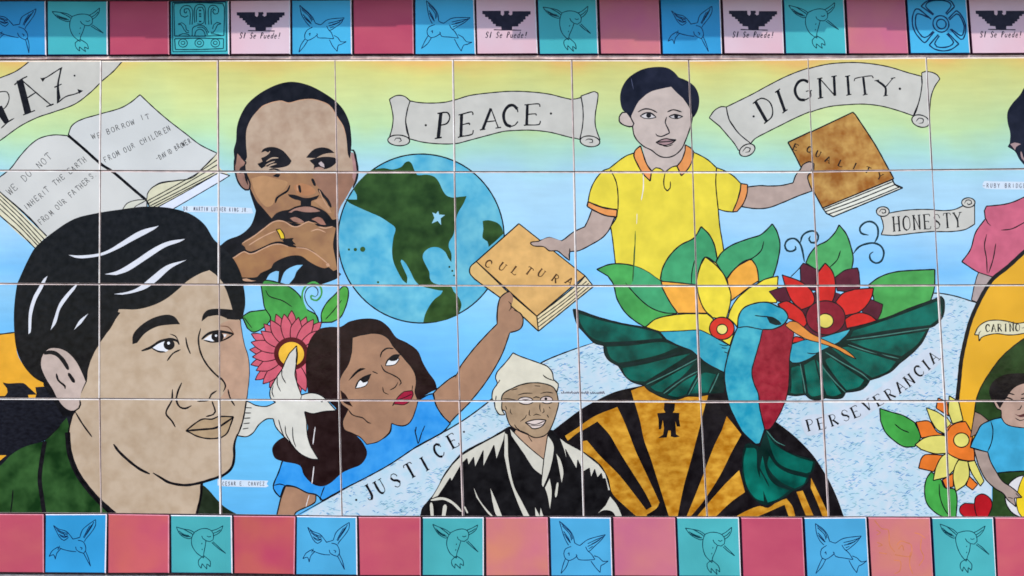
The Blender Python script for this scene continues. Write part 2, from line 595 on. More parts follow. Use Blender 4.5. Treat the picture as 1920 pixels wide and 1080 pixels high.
def sky_material():
    """the painted sky of the background tiles: orange, yellow, green, then blues, brushed on in bands"""
    m, nt, b = base_nodes('glaze_painted_sky', 0.14)
    N, L = nt.nodes, nt.links
    pos = N.new("ShaderNodeNewGeometry")
    sep = N.new("ShaderNodeSeparateXYZ")
    L.new(pos.outputs["Position"], sep.inputs[0])
    n = N.new("ShaderNodeTexNoise")
    n.inputs["Scale"].default_value = 5.5
    n.inputs["Detail"].default_value = 3
    L.new(pos.outputs["Position"], n.inputs["Vector"])
    z0, z1 = unproject(960, 969, FACE_Y)[2], unproject(960, 110, FACE_Y)[2]
    ad = N.new("ShaderNodeMath"); ad.operation = 'MULTIPLY_ADD'
    ad.inputs[1].default_value = 0.09
    L.new(n.outputs[0], ad.inputs[0])
    L.new(sep.outputs["Z"], ad.inputs[2])
    mr = N.new("ShaderNodeMapRange")
    mr.inputs["From Min"].default_value = z1 + 0.045
    mr.inputs["From Max"].default_value = z0 + 0.045
    L.new(ad.outputs[0], mr.inputs["Value"])
    r = N.new("ShaderNodeValToRGB")
    stops = [(0.0, (230, 184, 106)), (0.012, (220, 196, 112)), (0.035, (212, 208, 126)), (0.09, (206, 216, 146)), (0.155, (190, 218, 162)),
             (0.205, (172, 216, 196)), (0.245, (168, 212, 222)), (0.28, (172, 212, 232)), (0.38, (166, 210, 236)), (0.46, (126, 194, 240)), (0.52, (148, 206, 240)),
             (0.60, (122, 196, 242)), (0.70, (100, 182, 240)), (0.80, (118, 198, 236)), (1.0, (96, 180, 232))]
    cr = r.color_ramp
    while len(cr.elements) < len(stops):
        cr.elements.new(0.5)
    for e, (p, c) in zip(cr.elements, stops):
        e.position = p
        e.color = (*[v * 0.9 for v in lin(c)], 1)
    L.new(mr.outputs[0], r.inputs[0])
    n3 = N.new("ShaderNodeTexNoise")
    n3.inputs["Scale"].default_value = 9
    n3.inputs["Detail"].default_value = 5
    L.new(pos.outputs["Position"], n3.inputs["Vector"])
    m3 = N.new("ShaderNodeMapRange")
    m3.inputs["From Min"].default_value = 0.3; m3.inputs["From Max"].default_value = 0.7
    m3.inputs["To Min"].default_value = 0.93; m3.inputs["To Max"].default_value = 1.06
    L.new(n3.outputs[0], m3.inputs["Value"])
    mx = N.new("ShaderNodeMix"); mx.data_type = 'RGBA'; mx.blend_type = 'MULTIPLY'
    mx.inputs["Factor"].default_value = 1
    L.new(r.outputs[0], mx.inputs["A"]); L.new(m3.outputs[0], mx.inputs["B"])
    # brush marks across and a shade of its own for every firing
    mp = N.new("ShaderNodeMapping"); mp.inputs["Scale"].default_value = (14, 1, 90); mp.inputs["Rotation"].default_value = (0, 0.25, 0)
    L.new(pos.outputs["Position"], mp.inputs["Vector"])
    n4 = N.new("ShaderNodeTexNoise"); n4.inputs["Scale"].default_value = 1.0; n4.inputs["Detail"].default_value = 4
    L.new(mp.outputs[0], n4.inputs["Vector"])
    oi = N.new("ShaderNodeObjectInfo")
    sm = N.new("ShaderNodeMath"); sm.operation = 'MULTIPLY_ADD'; sm.inputs[1].default_value = 0.5
    L.new(oi.outputs["Random"], sm.inputs[0]); L.new(n4.outputs[0], sm.inputs[2])
    m5 = N.new("ShaderNodeMapRange")
    m5.inputs["From Min"].default_value = 0.35; m5.inputs["From Max"].default_value = 1.15
    m5.inputs["To Min"].default_value = 0.93; m5.inputs["To Max"].default_value = 1.1
    L.new(sm.outputs[0], m5.inputs["Value"])
    mx2 = N.new("ShaderNodeMix"); mx2.data_type = 'RGBA'; mx2.blend_type = 'MULTIPLY'; mx2.inputs["Factor"].default_value = 1
    L.new(mx.outputs["Result"], mx2.inputs["A"]); L.new(m5.outputs[0], mx2.inputs["B"])
    L.new(mx2.outputs["Result"], b.inputs["Base Color"])
    glaze_bump(nt, b, pos)
    return m
SKYM = sky_material()
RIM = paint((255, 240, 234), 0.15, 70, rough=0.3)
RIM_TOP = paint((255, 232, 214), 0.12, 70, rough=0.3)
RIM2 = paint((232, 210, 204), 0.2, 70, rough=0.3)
SIDE = paint((92, 62, 60), 0.3, 90, rough=0.7)

def build_tile(t, parent, body, face, rims, label=None, back=MORTAR_Y + 0.002, bev=0.8, drop=0.0009):
    """A solid tile: sides, a rounded rim and the painted field, all from its own outline."""
    org = Vector(parent.location)
    verts, faces, mi = [], [], []
    mats = []
    def M(m):
        if m not in mats:
            mats.append(m)
        return mats.index(m)
    def add(p):
        verts.append(tuple(Vector(p) - org)); return len(verts) - 1
    outer = t.q
    mid = t.inner((bev, bev, bev, bev))
    o_back = []
    for (u, v) in outer:
        x, y, z = t.world(u, v)
        o_back.append(add((x, back, z)))
    o_front = [add(t.world(u, v, -drop)) for (u, v) in outer]
    o_half = [add(t.world(*[a * 0.45 + b * 0.55 for a, b in zip(p, q)], -drop * 0.22)) for p, q in zip(outer, mid)]
    m_front = [add(t.world(u, v)) for (u, v) in mid]
    pf = [add(t.world(u, v)) for (u, v) in t.p]
    for i in range(4):
        j = (i + 1) % 4
        faces.append((o_back[i], o_front[i], o_front[j], o_back[j])[::-1]); mi.append(M(body))
        faces.append((o_front[i], o_half[i], o_half[j], o_front[j])[::-1]); mi.append(M(rims[i]))
        faces.append((o_half[i], m_front[i], m_front[j], o_half[j])[::-1]); mi.append(M(rims[i]))
        faces.append((m_front[i], pf[i], pf[j], m_front[j])[::-1]); mi.append(M(rims[i]))
    faces.append(tuple(pf)[::-1]); mi.append(M(face))
    o = mesh_obj('tile', verts, faces, mats, mi, parent)
    if label:
        o['label'] = label
    return o

for t in MURAL:
    # keep the painted field inside the rounded rim
    build_tile(t, mural, SIDE, SKYM, [RIM_TOP if t.box[1] < 130 else random.choice((RIM, RIM2)), random.choice((RIM, RIM2)), RIM2, RIM2], bev=0.7)  # bare pale ceramic rim; top and right colours also hold a painted sun highlight
# ================================================================== painted figures, back to front
CUR['root'] = mural
SKIN_A = paint((178, 156, 138), 0.14, 30)
SKIN_A2 = paint((198, 176, 164), 0.1, 30)
GREY = paint((206, 202, 192), 0.06, 20)
CREAM = paint((226, 218, 188), 0.08, 30)
WHITE = paint((232, 232, 236), 0.05, 30)
HAIR = paint((16, 15, 25), 0.3, 30)
NAVY = paint((19, 21, 40), 0.3, 25)
ORANGE = paint((240, 172, 50), 0.1, 20)
BLK = paint((22, 20, 26), 0.4, 40)
GREEN = paint((72, 160, 72), 0.22, 22)
GREEN2 = paint((66, 160, 106), 0.16, 22)

fig('painted_field', 'orange sunset with black ground beside the big portrait')
sub('sunset'); Q(0, 2)
fill(ORANGE, '-140,350! 0,345! 120,332! 130,480 180,580 260,670 350,715! 400,760 420,850! -140,850!')
line('-60,348 0,345 60,338 125,330', 2.2)
sub('dark_ground')
fill(paint((18, 18, 25), 0.4, 60, (36, 37, 46), 0.25, stretch=(1, 1, 2.0)), '-140,808! 0,808 40,808! 60,780 55,750 30,720 25,705! 60,714 180,712 215,740 262,782 277,796! 268,742! 360,735! 390,770 460,900 640,900! 600,1100! 420,1120 340,1140 200,1220 120,1330! -140,1360!')
fill(ORANGE, '215,800! 275,798! 268,822! 218,822!')
sub('sunset')
fill(ORANGE, '-140,1250! 0,1252 46,1252! 0,1290! -140,1350!')

fig('painted_river', 'pale blue river with wave strokes behind the lower figures')
sub('water'); RAW()
RIVER = '553,972! 640,920! 760,850 870,787 960,719 1014,681 1060,661 1120,640! 1300,640! 1700,570! 1752,549! 1790,556 1832,568! 1860,700! 1860,800! 1860,972!'
fill(paint((188, 216, 228), 0.08, 30, (212, 220, 228), 0.45), RIVER)
sub('wave_strokes')
wv = [paint((132, 180, 208), 0.15, 30), paint((104, 156, 204), 0.15, 30), paint((146, 194, 206), 0.15, 30)]
rv = spline(parse(RIVER), True)
def inside(x, y, poly):
    c = False
    for i in range(len(poly)):
        (x0, y0), (x1, y1) = poly[i], poly[i - 1]
        if (y0 > y) != (y1 > y) and x < (x1 - x0) * (y - y0) / (y1 - y0) + x0:
            c = not c
    return c
rs = random.Random(3)
nw = 0
while nw < 5200:
    x, y = rs.uniform(560, 1840), rs.uniform(555, 968)
    if not inside(x, y, rv) or not inside(x, y - 4, rv):
        continue
    if 700 < x < 870 and (y - (930 - (x - 690) * 0.62)) ** 2 < 700:      # lettering band kept clear
        continue
    if 1500 < x < 1765 and abs(y - (800 - (x - 1510) * 0.53 - (x - 1510) * (x - 1765) * -0.0006)) < 20:
        continue
    if rs.random() > 0.55 + 0.4 * math.sin(x * 0.045 + 2 * math.sin(y * 0.03)) * math.sin(y * 0.06 + 1.5 * math.sin(x * 0.02)) :
        continue
    l, a = rs.uniform(1.8, 5.2), rs.uniform(-0.7, 0.5)
    pts = [(x - l, y - a * l, False), (x, y - rs.uniform(-1.5, 2.2), False), (x + l, y + a * l, False)]
    line_pts(spline(pts, False, 3), rs.uniform(0.8, 1.8), wv[nw % 3], 'b')
    nw += 1
sub('shoreline')
line('553,968 640,920 760,850 870,787 960,719 1014,681 1060,661 1120,640', 2.2)
sub('shoreline')
line('1745,549 1765,550 1795,556 1832,568', 2.0)

# ------------------------------------------------ open book with the quotation
fig('painted_open_book', 'open book with handwritten quotation at the upper left')
sub('pages'); Q(0, 1)
fill(paint((214, 212, 206), 0.05, 14), '-140,380! -60,290 0,245 75,185 150,88 230,2 300,-45 400,-68 510,-62! 750,145 850,210 1000,340 1100,425! 1100,500! 700,640! 340,740! 300,640 200,530 0,360 -140,250!', 1.8)
fill(paint((214, 214, 210), 0.05, 14), '510,-68! 535,-135 600,-180 750,-225 900,-268 980,-312 1050,-370! 1150,-275 1260,-180 1400,-72 1500,5 1630,70! 1560,150 1500,205 1430,255 1300,275 1200,290 1130,340 1100,418! 850,210 750,145!', 1.8)
line('508,-65 620,30 750,145 850,212 1000,340 1105,428', 4.5, taper='')
sub('page_edges')
fill(CREAM, '-140,235! 0,358! 120,470 240,590 350,690! 265,778! 120,655 0,535! -140,420!')
for k, (a, b) in enumerate([((0,358), (352,690)), ((0,385), (335,715)), ((0,415), (318,738)), ((0,448), (300,752)), ((0,485), (285,762)), ((0,535), (262,778))]):
    line('-60,%d %d,%d %d,%d %d,%d' % (a[1]-55, a[0]+20, a[1]+18, (a[0]+b[0])//2+6, (a[1]+b[1])//2-4, b[0], b[1]), 1.6 if k not in (0, 5) else 2.0, taper='')
sub('page_edges')
fill(paint((222, 216, 184), 0.08, 30), '1100,420! 1120,350 1200,297 1300,277 1440,250! 1560,150 1640,60! 1640,140! 1655,185! 1720,235! 1640,285 1290,490! 1120,475!')
fill(paint((226, 230, 242), 0.04, 30), '1170,478! 1400,352 1640,212! 1720,235! 1640,285 1290,490!', 1.5)
for p in ('1105,425 1350,290 1500,205 1640,112', '1112,445 1350,318 1640,150', '1125,462 1400,322 1650,190', '1150,470 1400,340 1655,205'):
    line(p, 1.6, taper='')
line('1098,420 1105,370 1140,325 1210,292 1300,277 1430,255 1500,200 1570,130 1628,72', 1.7)
line('1100,422 1120,470', 2.2)
fill(paint((216, 214, 196), 0.05, 30), '915,495! 950,445 1020,420 1098,416! 1080,430 1010,470 1000,495!', 1.4)
sub('handwriting')
kw = dict(thick=0.06, thin=0.055, serif=0, jit=4.5, fit=0.8, c=paint((40, 38, 40), 0.3, 80))
word('WE DO NOT', 75, 385, 400, 95, 52, **kw)
word('INHERIT THE EARTH', 195, 500, 660, 118, 44, **kw)
word('FROM OUR FATHERS.', 310, 612, 735, 222, 44, **kw)
word('WE BORROW IT', 695, -30, 1130, -198, 40, **kw)
word('FROM OUR CHILDREN', 790, 140, 1290, -105, 40, **kw)
word('-DAVID BROWER', 1180, 128, 1440, -15, 38, **kw)

fig('painted_banner', 'banner lettered PAZ, cut by the edge')
sub('scroll'); Q(0, 0)
fill(GREY, '-160,640! 0,582 100,542 160,505 225,440! 935,440! 870,512 760,612 680,690 560,780 400,840 280,880 150,945 40,1020 -160,1120!')
line('-60,605 0,582 100,542 160,505 222,455', 1.8, taper='')
line('925,450 850,535 760,612 680,690 560,780 400,840 280,880 150,945 0,1052 -60,1090', 1.8, taper='')
sub('letter')
line('-60,705 0,688 50,690 66,735 45,795 0,832 -60,850', 1.8)
fill(ink(), '-40,800! 12,792! 68,912! 30,928! -40,830!')
line('5,962 60,912 105,886', 2)
sub('letter')
fill(ink(), '120,606! 168,592! 232,838! 182,856!')
line('105,636 150,598 202,572', 2, taper=''); line('170,862 215,845 260,828', 2, taper='')
line('160,600 275,700 385,792', 2.1, taper=''); line('345,800 400,780', 2.2, taper=''); line('195,738 270,690', 2.1, taper='')
sub('letter')
line('305,588 335,585 400,545 462,505', 2); fill(ink(), '298,583! 335,590! 318,614!')
fill(ink(), '448,515! 466,500! 452,560 440,640 452,735! 424,782! 424,640 440,560!')
line('405,655 460,630', 2.0, taper=''); line('425,775 490,725 560,705 600,688', 2); fill(ink(), '578,668! 622,680! 590,704!')
sub('dot'); dot(557, 567, 8)

# ------------------------------------------------ portrait of the man resting his chin on his hands
fig('painted_portrait', 'thoughtful man with moustache resting chin on clasped hands, ring on finger')
MS1 = paint((196, 170, 146), 0.12, 26, (178, 148, 124), 0.5)
MS2 = paint((172, 128, 90), 0.14, 22, (152, 110, 82), 0.5)
MS3 = paint((156, 114, 92), 0.12, 25)
MH = paint((172, 128, 88), 0.14, 20, (150, 108, 78), 0.5)
MHL = paint((206, 160, 128), 0.1, 30)
DK = paint((20, 15, 20), 0.3, 30)
sub('suit'); Q(1, 1)
fill(DK, '-290,780! -220,720 -120,680 -50,620 -20,560 0,480! -40,380 -60,300! 60,300! 300,560! 620,560! 610,950! 640,975! 600,1012 480,1056! 240,1050! 0,1056! -100,1058! -120,1090! -250,1090! -300,900!')
sub('shirt')
fill(paint((140, 200, 238), 0.08, 20), '72,1022! 100,975 150,952 170,955! 160,1052! 60,1052!')
fill(paint((140, 200, 238), 0.08, 20), '178,1048! 215,955 290,912 348,906! 300,960 285,1000 245,1050!')
sub('face'); R(440, 250, 5.684)
fill(MS1, '100,-150! 180,-290 330,-400 560,-480 900,-430 1120,-280 1190,-60 1210,100 1240,230 1290,300 1310,420! 1310,440! 100,440! 120,330 120,120 100,0!')
fill(MS2, '110,398! 1305,398! 1290,500 1240,590 1190,680 1120,800 1095,920! 900,960 640,960 430,900! 390,905 330,860 240,740 170,620 150,540 120,460!')
fill(MS3, '1090,404! 1305,404! 1290,500 1240,590 1190,680 1120,800 1095,920! 1060,880 1080,700!')
fill(MS3, '820,405! 1090,404! 1085,760 1010,780 940,640 860,540!')
fill(paint((186, 140, 98), 0.12, 24), '170,480! 300,450 430,480 560,520 520,600 440,660 400,760 330,780 240,680 190,570!')
fill(paint((184, 128, 88), 0.12, 24), '620,560! 700,530 820,570 860,630 760,665 660,650!')
fill(paint((184, 138, 102), 0.12, 24), '840,720! 920,690 980,760 1030,850 1000,850 940,800!')
sub('ear')
fill(paint((158, 118, 102), 0.16, 40), '40,185! 10,250 0,360 15,470 60,560 110,600 150,600! 160,540 120,430 110,340 125,310! 80,260 50,200!', 2.6)
fill(DK, '105,340! 60,370 45,430! 90,420 110,500 140,560! 125,430!')
sub('ear')
fill(paint((176, 132, 128), 0.12, 40), '1235,200! 1262,205 1285,290 1300,420 1275,510! 1255,470 1262,400 1255,300!')
line('1225,175 1265,180 1290,260 1310,400 1295,500 1260,580', 3.4)
sub('hair'); Q(1, 0)
fill(HAIR, '-150,1250! -165,1130 -148,1060 -142,960 -120,880 -70,790 0,722 100,660 200,622 290,614 400,640 500,690 600,760 660,830 700,920 712,1000 716,1080 705,1190! 690,1160 682,1080 675,1020 650,940 610,880 580,825 540,782 430,746 330,752 250,772 180,757 60,792 0,845 -40,900 -70,980 -72,1080 -65,1180 -75,1205! -110,1180 -138,1150!')
line('1,845 60,792 180,757 250,772 330,752 430,746 540,782 580,825 610,880 650,940 675,1020', 1.4, MHL)
sub('jaw_shadow'); R(440, 250, 5.684)
fill(DK, '150,560! 190,640 230,720 300,800 390,905! 440,850 500,825 580,810 640,780 700,765! 700,720 640,705 580,675 562,648! 640,655 730,685 800,685 900,655! 870,700 815,720 812,768! 880,790 960,830 1010,880 1040,920 1095,905! 1090,960 1060,1010! 960,1000 850,950 740,950 640,960 560,940 440,930 330,980 240,1060! 240,880! 200,760 160,640!')
sub('lips')
fill(paint((164, 122, 106), 0.15, 40), '570,840! 640,800 740,780 830,790 910,828! 860,838 740,838 640,820 600,845!')
fill(paint((164, 120, 102), 0.15, 40), '585,905! 640,890 700,915 740,945! 680,955 620,935!')
fill(paint((166, 116, 98), 0.15, 40), '815,915! 880,890 930,910 970,975! 910,970 860,935!')
sub('eyes')
fill(DK, '285,205! 300,175 350,150 430,148 510,180 565,235 610,295! 580,340 500,365 400,370 330,350 290,375 245,325! 300,300 285,265 340,240 370,210 330,190!')
for p in ('340,300 400,265 470,262', '330,345 370,320 430,300', '345,370 390,340 450,325', '300,255 350,225 380,190'):
    line(p, 2.0, MS1)
fill(DK, '765,260! 800,215 850,170 930,150 1010,165 1070,210! 1000,212 930,230 870,265!')
fill(DK, '800,290! 850,270 960,250 1070,260 1100,285! 1070,330 1010,370 940,385 845,385! 850,340!')
fill(paint((196, 178, 176), 0.08, 40), '895,320! 925,298 955,330 960,365! 920,350!')
fill(paint((176, 140, 124), 0.08, 40), '850,372! 900,358 960,378 940,388 860,386!')
fill(DK, '400,455! 440,430 485,440 460,470!')
line('370,390 420,380 490,398', 2.4)
sub('nose')
line('585,550 560,610 490,655 445,690 430,740', 3.2); line('682,550 698,632', 4.0); line('820,480 855,560', 4.2)
line('885,590 940,660 985,710 1025,790', 4.6)
line('660,545 665,610', 1.4, MHL); line('895,600 950,720 1005,800', 1.3, MHL)
sub('hands'); R(400, 400, 6.857)
fill(MH, '360,395! 400,350 520,290 640,200 760,110 840,92 920,110 1010,165 1080,170 1160,130 1220,105 1290,130 1340,165 1440,175 1520,165 1570,190! 1535,400 1560,560 1590,720! 1540,740! 1480,690 1430,640 1300,500 1180,440 1050,430! 1000,400 850,365 760,380 640,430 480,490 430,490 400,430!')
fill(DK, '350,400! 420,470 480,490 640,425 760,372 860,360 1000,395 1060,420! 1060,440 860,405 760,405 600,470 480,515 400,500!')
fill(paint((176, 128, 84), 0.16, 20, (156, 108, 76), 0.5), '135,600! 250,570 390,490 450,515 520,510 640,450 760,400 860,395 960,425 1060,440 1180,450 1280,500 1400,590 1470,650 1480,690! 1430,705 1340,680 1230,620 1130,550 1020,540 900,570 770,640 740,700 600,770 560,815 480,825 330,820! 250,720 160,640!')
fill(DK, '910,325! 1030,318 1010,345 1060,400! 1000,400 920,380 880,350!')
for p in ('365,385 520,290 640,200 760,112 840,93 920,110 1010,165 1080,170 1160,130 1220,106 1290,130', '450,410 560,340 700,265 800,225', '140,600 250,572 390,490 450,518 520,512 640,452 760,402 860,396 960,426', '1060,440 1180,452 1280,500 1400,590 1470,650', '1250,230 1340,205 1440,245', '1345,170 1440,190 1530,168'):
    line(p, 1.8, MHL)
fill(MHL, '1445,650! 1480,640 1495,680! 1455,685!')
fill(MHL, '345,850! 420,835 490,860 545,865! 480,875 400,870!')
sub('ring')
fill(paint((238, 200, 50), 0.15, 60), '805,205! 855,200! 900,260 915,325! 865,330! 840,270!', 1.6)

# ------------------------------------------------ globe
fig('painted_globe', 'blue globe showing a green continent with a white star')
sub('ocean'); RAW()
ell(paint((74, 170, 204), 0.16, 20, (118, 198, 216), 0.5), 789.5, 447, 156, 158.5, n=90, ol=2.2)
sub('land'); Q(1, 1)
LAND = paint((20, 48, 10), 0.25, 18, (60, 94, 42), 0.22)
fill(LAND, '735,330! 770,280 870,190! 960,180 1020,190 1090,170 1115,140 1145,128 1170,150 1185,190 1210,230 1280,228 1340,245 1375,290 1400,345 1430,385 1480,400 1530,395 1580,390! 1560,440 1530,490 1510,530 1495,600 1480,680 1450,730 1445,770 1465,820 1465,885! 1440,850 1420,810 1370,775 1310,775 1260,810 1250,850 1270,900 1300,960 1305,1010 1330,1040 1420,1065 1460,1085! 1400,1100 1290,1080 1230,1060 1190,1020 1160,960 1120,890 1090,865 1085,880 1110,940 1135,1000 1130,1045! 1100,1020 1060,950 1030,880 1020,800 1030,700 1045,630 1000,590 930,545 850,510 760,470 700,440 670,412! 720,415 757,415! 755,380 735,345!')
sub('land')
fill(LAND, '1700,577! 1740,570 1810,590 1840,620 1858,670! 1800,725 1745,772! 1735,730 1700,705 1705,640!')
sub('islands')
for x, y, r in ((697, 790, 9), (745, 790, 13), (800, 788, 20), (915, 1035, 9), (1450, 920, 8), (1472, 950, 8), (1485, 985, 7)):
    dot(x, y, r, LAND)
sub('land'); Q(1, 2)
fill(LAND, '1252,256! 1265,200 1300,130 1340,80 1385,45 1400,5 1385,-30! 1460,-15 1480,25 1525,75 1543,130 1520,198! 1450,228 1370,248 1300,257!')
sub('star'); Q(1, 1)
fill(paint((150, 205, 226), 0.06, 30), '1322,512! 1350,522! 1366,500! 1374,528! 1418,530! 1385,556! 1388,606! 1362,575! 1318,594! 1338,552!')

fig('painted_banner', 'scroll banner lettered PEACE')
sub('scroll'); Q(1, 0)
fill(GREY, '1150,755! 1220,768 1320,772 1420,765 1500,745 1600,715 1750,695 1920,683 2080,690 2200,705 2300,730 2380,745 2445,732! 2460,860 2440,1050! 2320,1020 2200,990 2060,975 1920,978 1850,985 1750,1010 1600,1050 1500,1075 1380,1078 1250,1065 1150,1040! 1120,900!', 1.8)
fill(GREY, '1000,745! 1040,720 1080,714 1120,725 1155,757! 1135,820 1122,900 1130,980 1150,1030! 1000,1030! 1020,960 1028,880 1015,800!', 1.8)
fill(GREY, '2438,722! 2500,700 2540,688 2565,700 2562,760 2546,860 2546,940 2562,1000 2582,1050! 2430,1045! 2448,960 2455,880 2452,800!', 1.8)
ell(GREY, 1070, 1052, 82, 40, 3, ol=1.9); line('1035,1055 1050,1035 1080,1035 1090,1055 1070,1065', 1.6)
ell(GREY, 2506, 1062, 74, 40, 6, ol=1.9); line('2470,1055 2490,1045 2525,1050 2525,1070 2500,1072', 1.6)
for ch, a, b, c_ in (('P', (1335,1038), (1460,1020), (1355,850)), ('E', (1505,1030), (1640,1000), (1510,862)), ('A', (1680,972), (1830,955), (1685,820)),
                     ('C', (1832,950), (1975,945), (1838,788)), ('E', (1995,938), (2145,930), (2000,785))):
    sub('letter'); glyph(ch, a, b, c_)
sub('dot'); dot(1273, 938, 9); sub('dot'); dot(2210, 850, 9)
# ------------------------------------------------ books held out by the children
BROWN = paint((166, 112, 42), 0.2, 24, (205, 160, 92), 0.4)
fig('painted_book', 'brown book with EQUALITY on the cover')
sub('cover'); Q(3, 1)
fill(paint((156, 94, 32), 0.25, 26, (206, 160, 86), 0.4), '150,-10! 635,-240! 655,-220! 800,0 900,180 945,262! 410,482! 350,370 330,340 250,180 190,60!', 2.2)
sub('pages')
fill(paint((232, 230, 214), 0.06, 40), '410,482! 935,267! 950,300 1012,330! 960,352 490,547! 440,522!', 2.2)
for p in ('418,492 650,400 945,280', '430,510 660,425 955,305', '450,530 700,440 985,325', '930,262 955,310 1010,332'):
    line(p, 1.8, taper='')
for ch, x, y in zip('EQUALITY', (198, 302, 365, 440, 535, 640, 738, 830), (22, 40, 70, 110, 140, 160, 190, 240)):
    sub('letter'); letter(ch, x + 10, y + 4, 24, 46, 0.95, thick=0.2, thin=0.1, c=paint((40, 24, 14), 0.3, 60))

fig('painted_boy', 'dark haired boy in yellow polo shirt holding out two books')
BSK = paint((202, 184, 174), 0.08, 30)
BOY = CUR['fig']
BSK2 = paint((186, 162, 150), 0.1, 30)
YEL = paint((236, 214, 66), 0.1, 18)
ORG = paint((236, 152, 84), 0.1, 30)
sub('arm'); Q(3, 1)
fill(BSK2, '-200,330! -60,313 0,316 100,312 190,292! 210,235 245,190 260,160 310,135 345,145! 338,200 300,240 312,300 335,352! 230,390 100,445 0,480 -100,485 -200,470!', 2.0)
line('300,235 335,185 345,150', 1.5)
sub('arm'); Q(2, 1)
fill(BSK2, '600,490! 570,570 545,620! 460,660 370,725 330,715 280,700 220,720 140,738! 160,760 240,770 280,800 340,800 390,840 432,872! 434,810 500,800 600,750 680,700 730,640 765,560 790,530!', 2.0)
line('434,780 432,870', 1.8)
sub('neck')
fill(BSK, '975,0! 1300,0! 1300,80 1240,175 1150,205 1050,200 1000,120!')
sub('shirt')
fill(YEL, '965,20! 930,65! 850,95 730,185! 680,205 630,260 590,340 570,432! 680,472 790,492! 785,545 740,620! 755,720 775,890! 800,1040! 1560,1040! 1600,900! 1585,770 1560,620 1548,490! 1600,505 1655,511! 1690,430 1715,330 1718,298! 1660,240 1580,195 1535,180! 1470,120 1400,80 1365,65! 1300,60 1270,190 1240,165! 1200,175 1165,200 1150,215! 1110,185 1080,180 1050,205! 1000,140!', 1.9)
sub('sleeve_cuff')
fill(ORG, '570,432! 680,476 790,492! 785,547! 700,535 600,490 563,466!', 2.4)
sub('sleeve_cuff')
fill(ORG, '1718,298! 1768,305! 1765,370 1735,450 1690,507! 1655,511! 1690,430 1715,350!', 2.0)
sub('collar')
fill(ORG, '965,15! 925,50 915,90 940,150 980,220 1037,277! 1046,205! 1010,150 985,80!', 2.2)
sub('collar')
fill(ORG, '1300,8! 1340,30 1365,60! 1355,120 1320,190 1270,237! 1238,168! 1275,120 1300,50!', 2.0)
sub('stitching')
line('1050,203 1080,180 1110,185 1150,215', 1.8); line('1165,200 1200,175 1238,166', 1.8)
line('1148,215 1138,280 1145,330 1165,352 1185,330 1188,280', 1.9)
line('740,195 780,280 795,380 795,490', 1.9, taper=''); line('1535,180 1530,300 1548,490', 1.9, taper='')
line('925,650 922,760 912,960', 1.8, paint((90, 110, 40)))
sub('face'); Q(2, 0)
fill(BSK, '890,870! 930,780 1040,685 1195,640 1290,740 1352,850 1345,930 1320,1010 1296,1072 1275,1115 1230,1160 1180,1181 1120,1178 1080,1155 1050,1130 990,1100 940,1055 915,1010 905,950!', 2.0)
sub('ear')
fill(BSK, '890,882! 860,845 830,845 805,880 805,910 830,935 880,952 905,950! 915,930!', 2.2)
sub('hair')
fill(NAVY, '890,882! 868,852 838,835 820,800 812,720 830,650 870,590 930,545 1000,515 1100,503 1170,512 1220,545 1252,582! 1310,605 1370,650 1400,710 1405,780 1390,840 1362,885! 1350,840 1330,790 1290,745 1240,700 1195,652! 1130,665 1040,690 980,730 940,780 910,840!')
line('895,590 905,640 912,670', 1.2, paint((80, 84, 110)))
sub('features')
line('945,842 990,820 1040,822 1090,846', 2.2); line('1165,842 1210,825 1275,842', 2.2)
fill(paint((214, 206, 204), 0.05, 40), '962,872! 1000,850 1040,850 1082,882! 1030,892 990,888!', 1.4)
dot(1026, 867, 19); fill(paint((206, 198, 196), 0.05, 40), '1180,876! 1220,862 1282,876! 1240,892 1200,888!', 1.4); dot(1232, 876, 16)
line('965,870 1000,850 1040,849 1084,882', 2.4); line('1175,876 1220,861 1284,876', 2.4)
line('1162,878 1150,920 1168,960 1182,1000 1160,1010 1120,1026 1090,1020 1078,1004', 2.0)
fill(paint((172, 138, 138), 0.1, 40), '1080,1070! 1120,1050 1160,1040 1180,1046 1232,1050! 1200,1076 1150,1092 1110,1086!', 1.8)
line('1082,1068 1130,1066 1180,1062 1230,1052', 1.8); line('1105,1078 1160,1100 1208,1085', 1.8)

fig('painted_banner', 'curved scroll banner lettered DIGNITY')
sub('scroll'); Q(3, 0)
fill(GREY, '-315,806! -200,750 -100,700 0,645 150,570 300,515 450,480 620,468 750,475 900,500 1050,545 1150,572! 1150,700 1088,868! 980,830 850,795 720,780 580,785 450,800 330,835 200,890 100,940 0,990 -100,1045 -130,1082! -220,1000 -290,900!', 1.8)
fill(GREY, '-440,885! -400,830 -350,802 -312,805! -290,900 -220,1000 -128,1078! -110,1110! -220,1130! -250,1080 -300,1020 -360,950!', 1.8)
fill(GREY, '1150,545! 1180,535 1230,540 1270,560 1290,590! 1250,650 1225,720 1215,800 1210,910! 1088,880! 1110,830 1140,720 1155,620!', 1.8)
ell(GREY, -155, 1128, 62, 42, -28, ol=1.9); line('-190,1140 -160,1105 -130,1115 -140,1140 -170,1145', 1.6)
ell(GREY, 1143, 907, 68, 44, 18, ol=1.9); line('1110,910 1130,885 1165,895 1160,920 1130,925', 1.6)
for ch, a, b, c_ in (('D', (-30,930), (75,850), (-115,780)), ('I', (65,880), (190,795), (10,725)), ('G', (195,775), (345,735), (172,625)),
                     ('N', (362,738), (535,712), (355,592)), ('I', (545,720), (665,700), (535,580)), ('T', (640,722), (815,695), (625,592)), ('Y', (800,728), (960,705), (795,605))):
    sub('letter'); glyph(ch, a, b, c_)
sub('dot'); dot(987, 665, 10); sub('dot'); dot(-107, 875, 9)

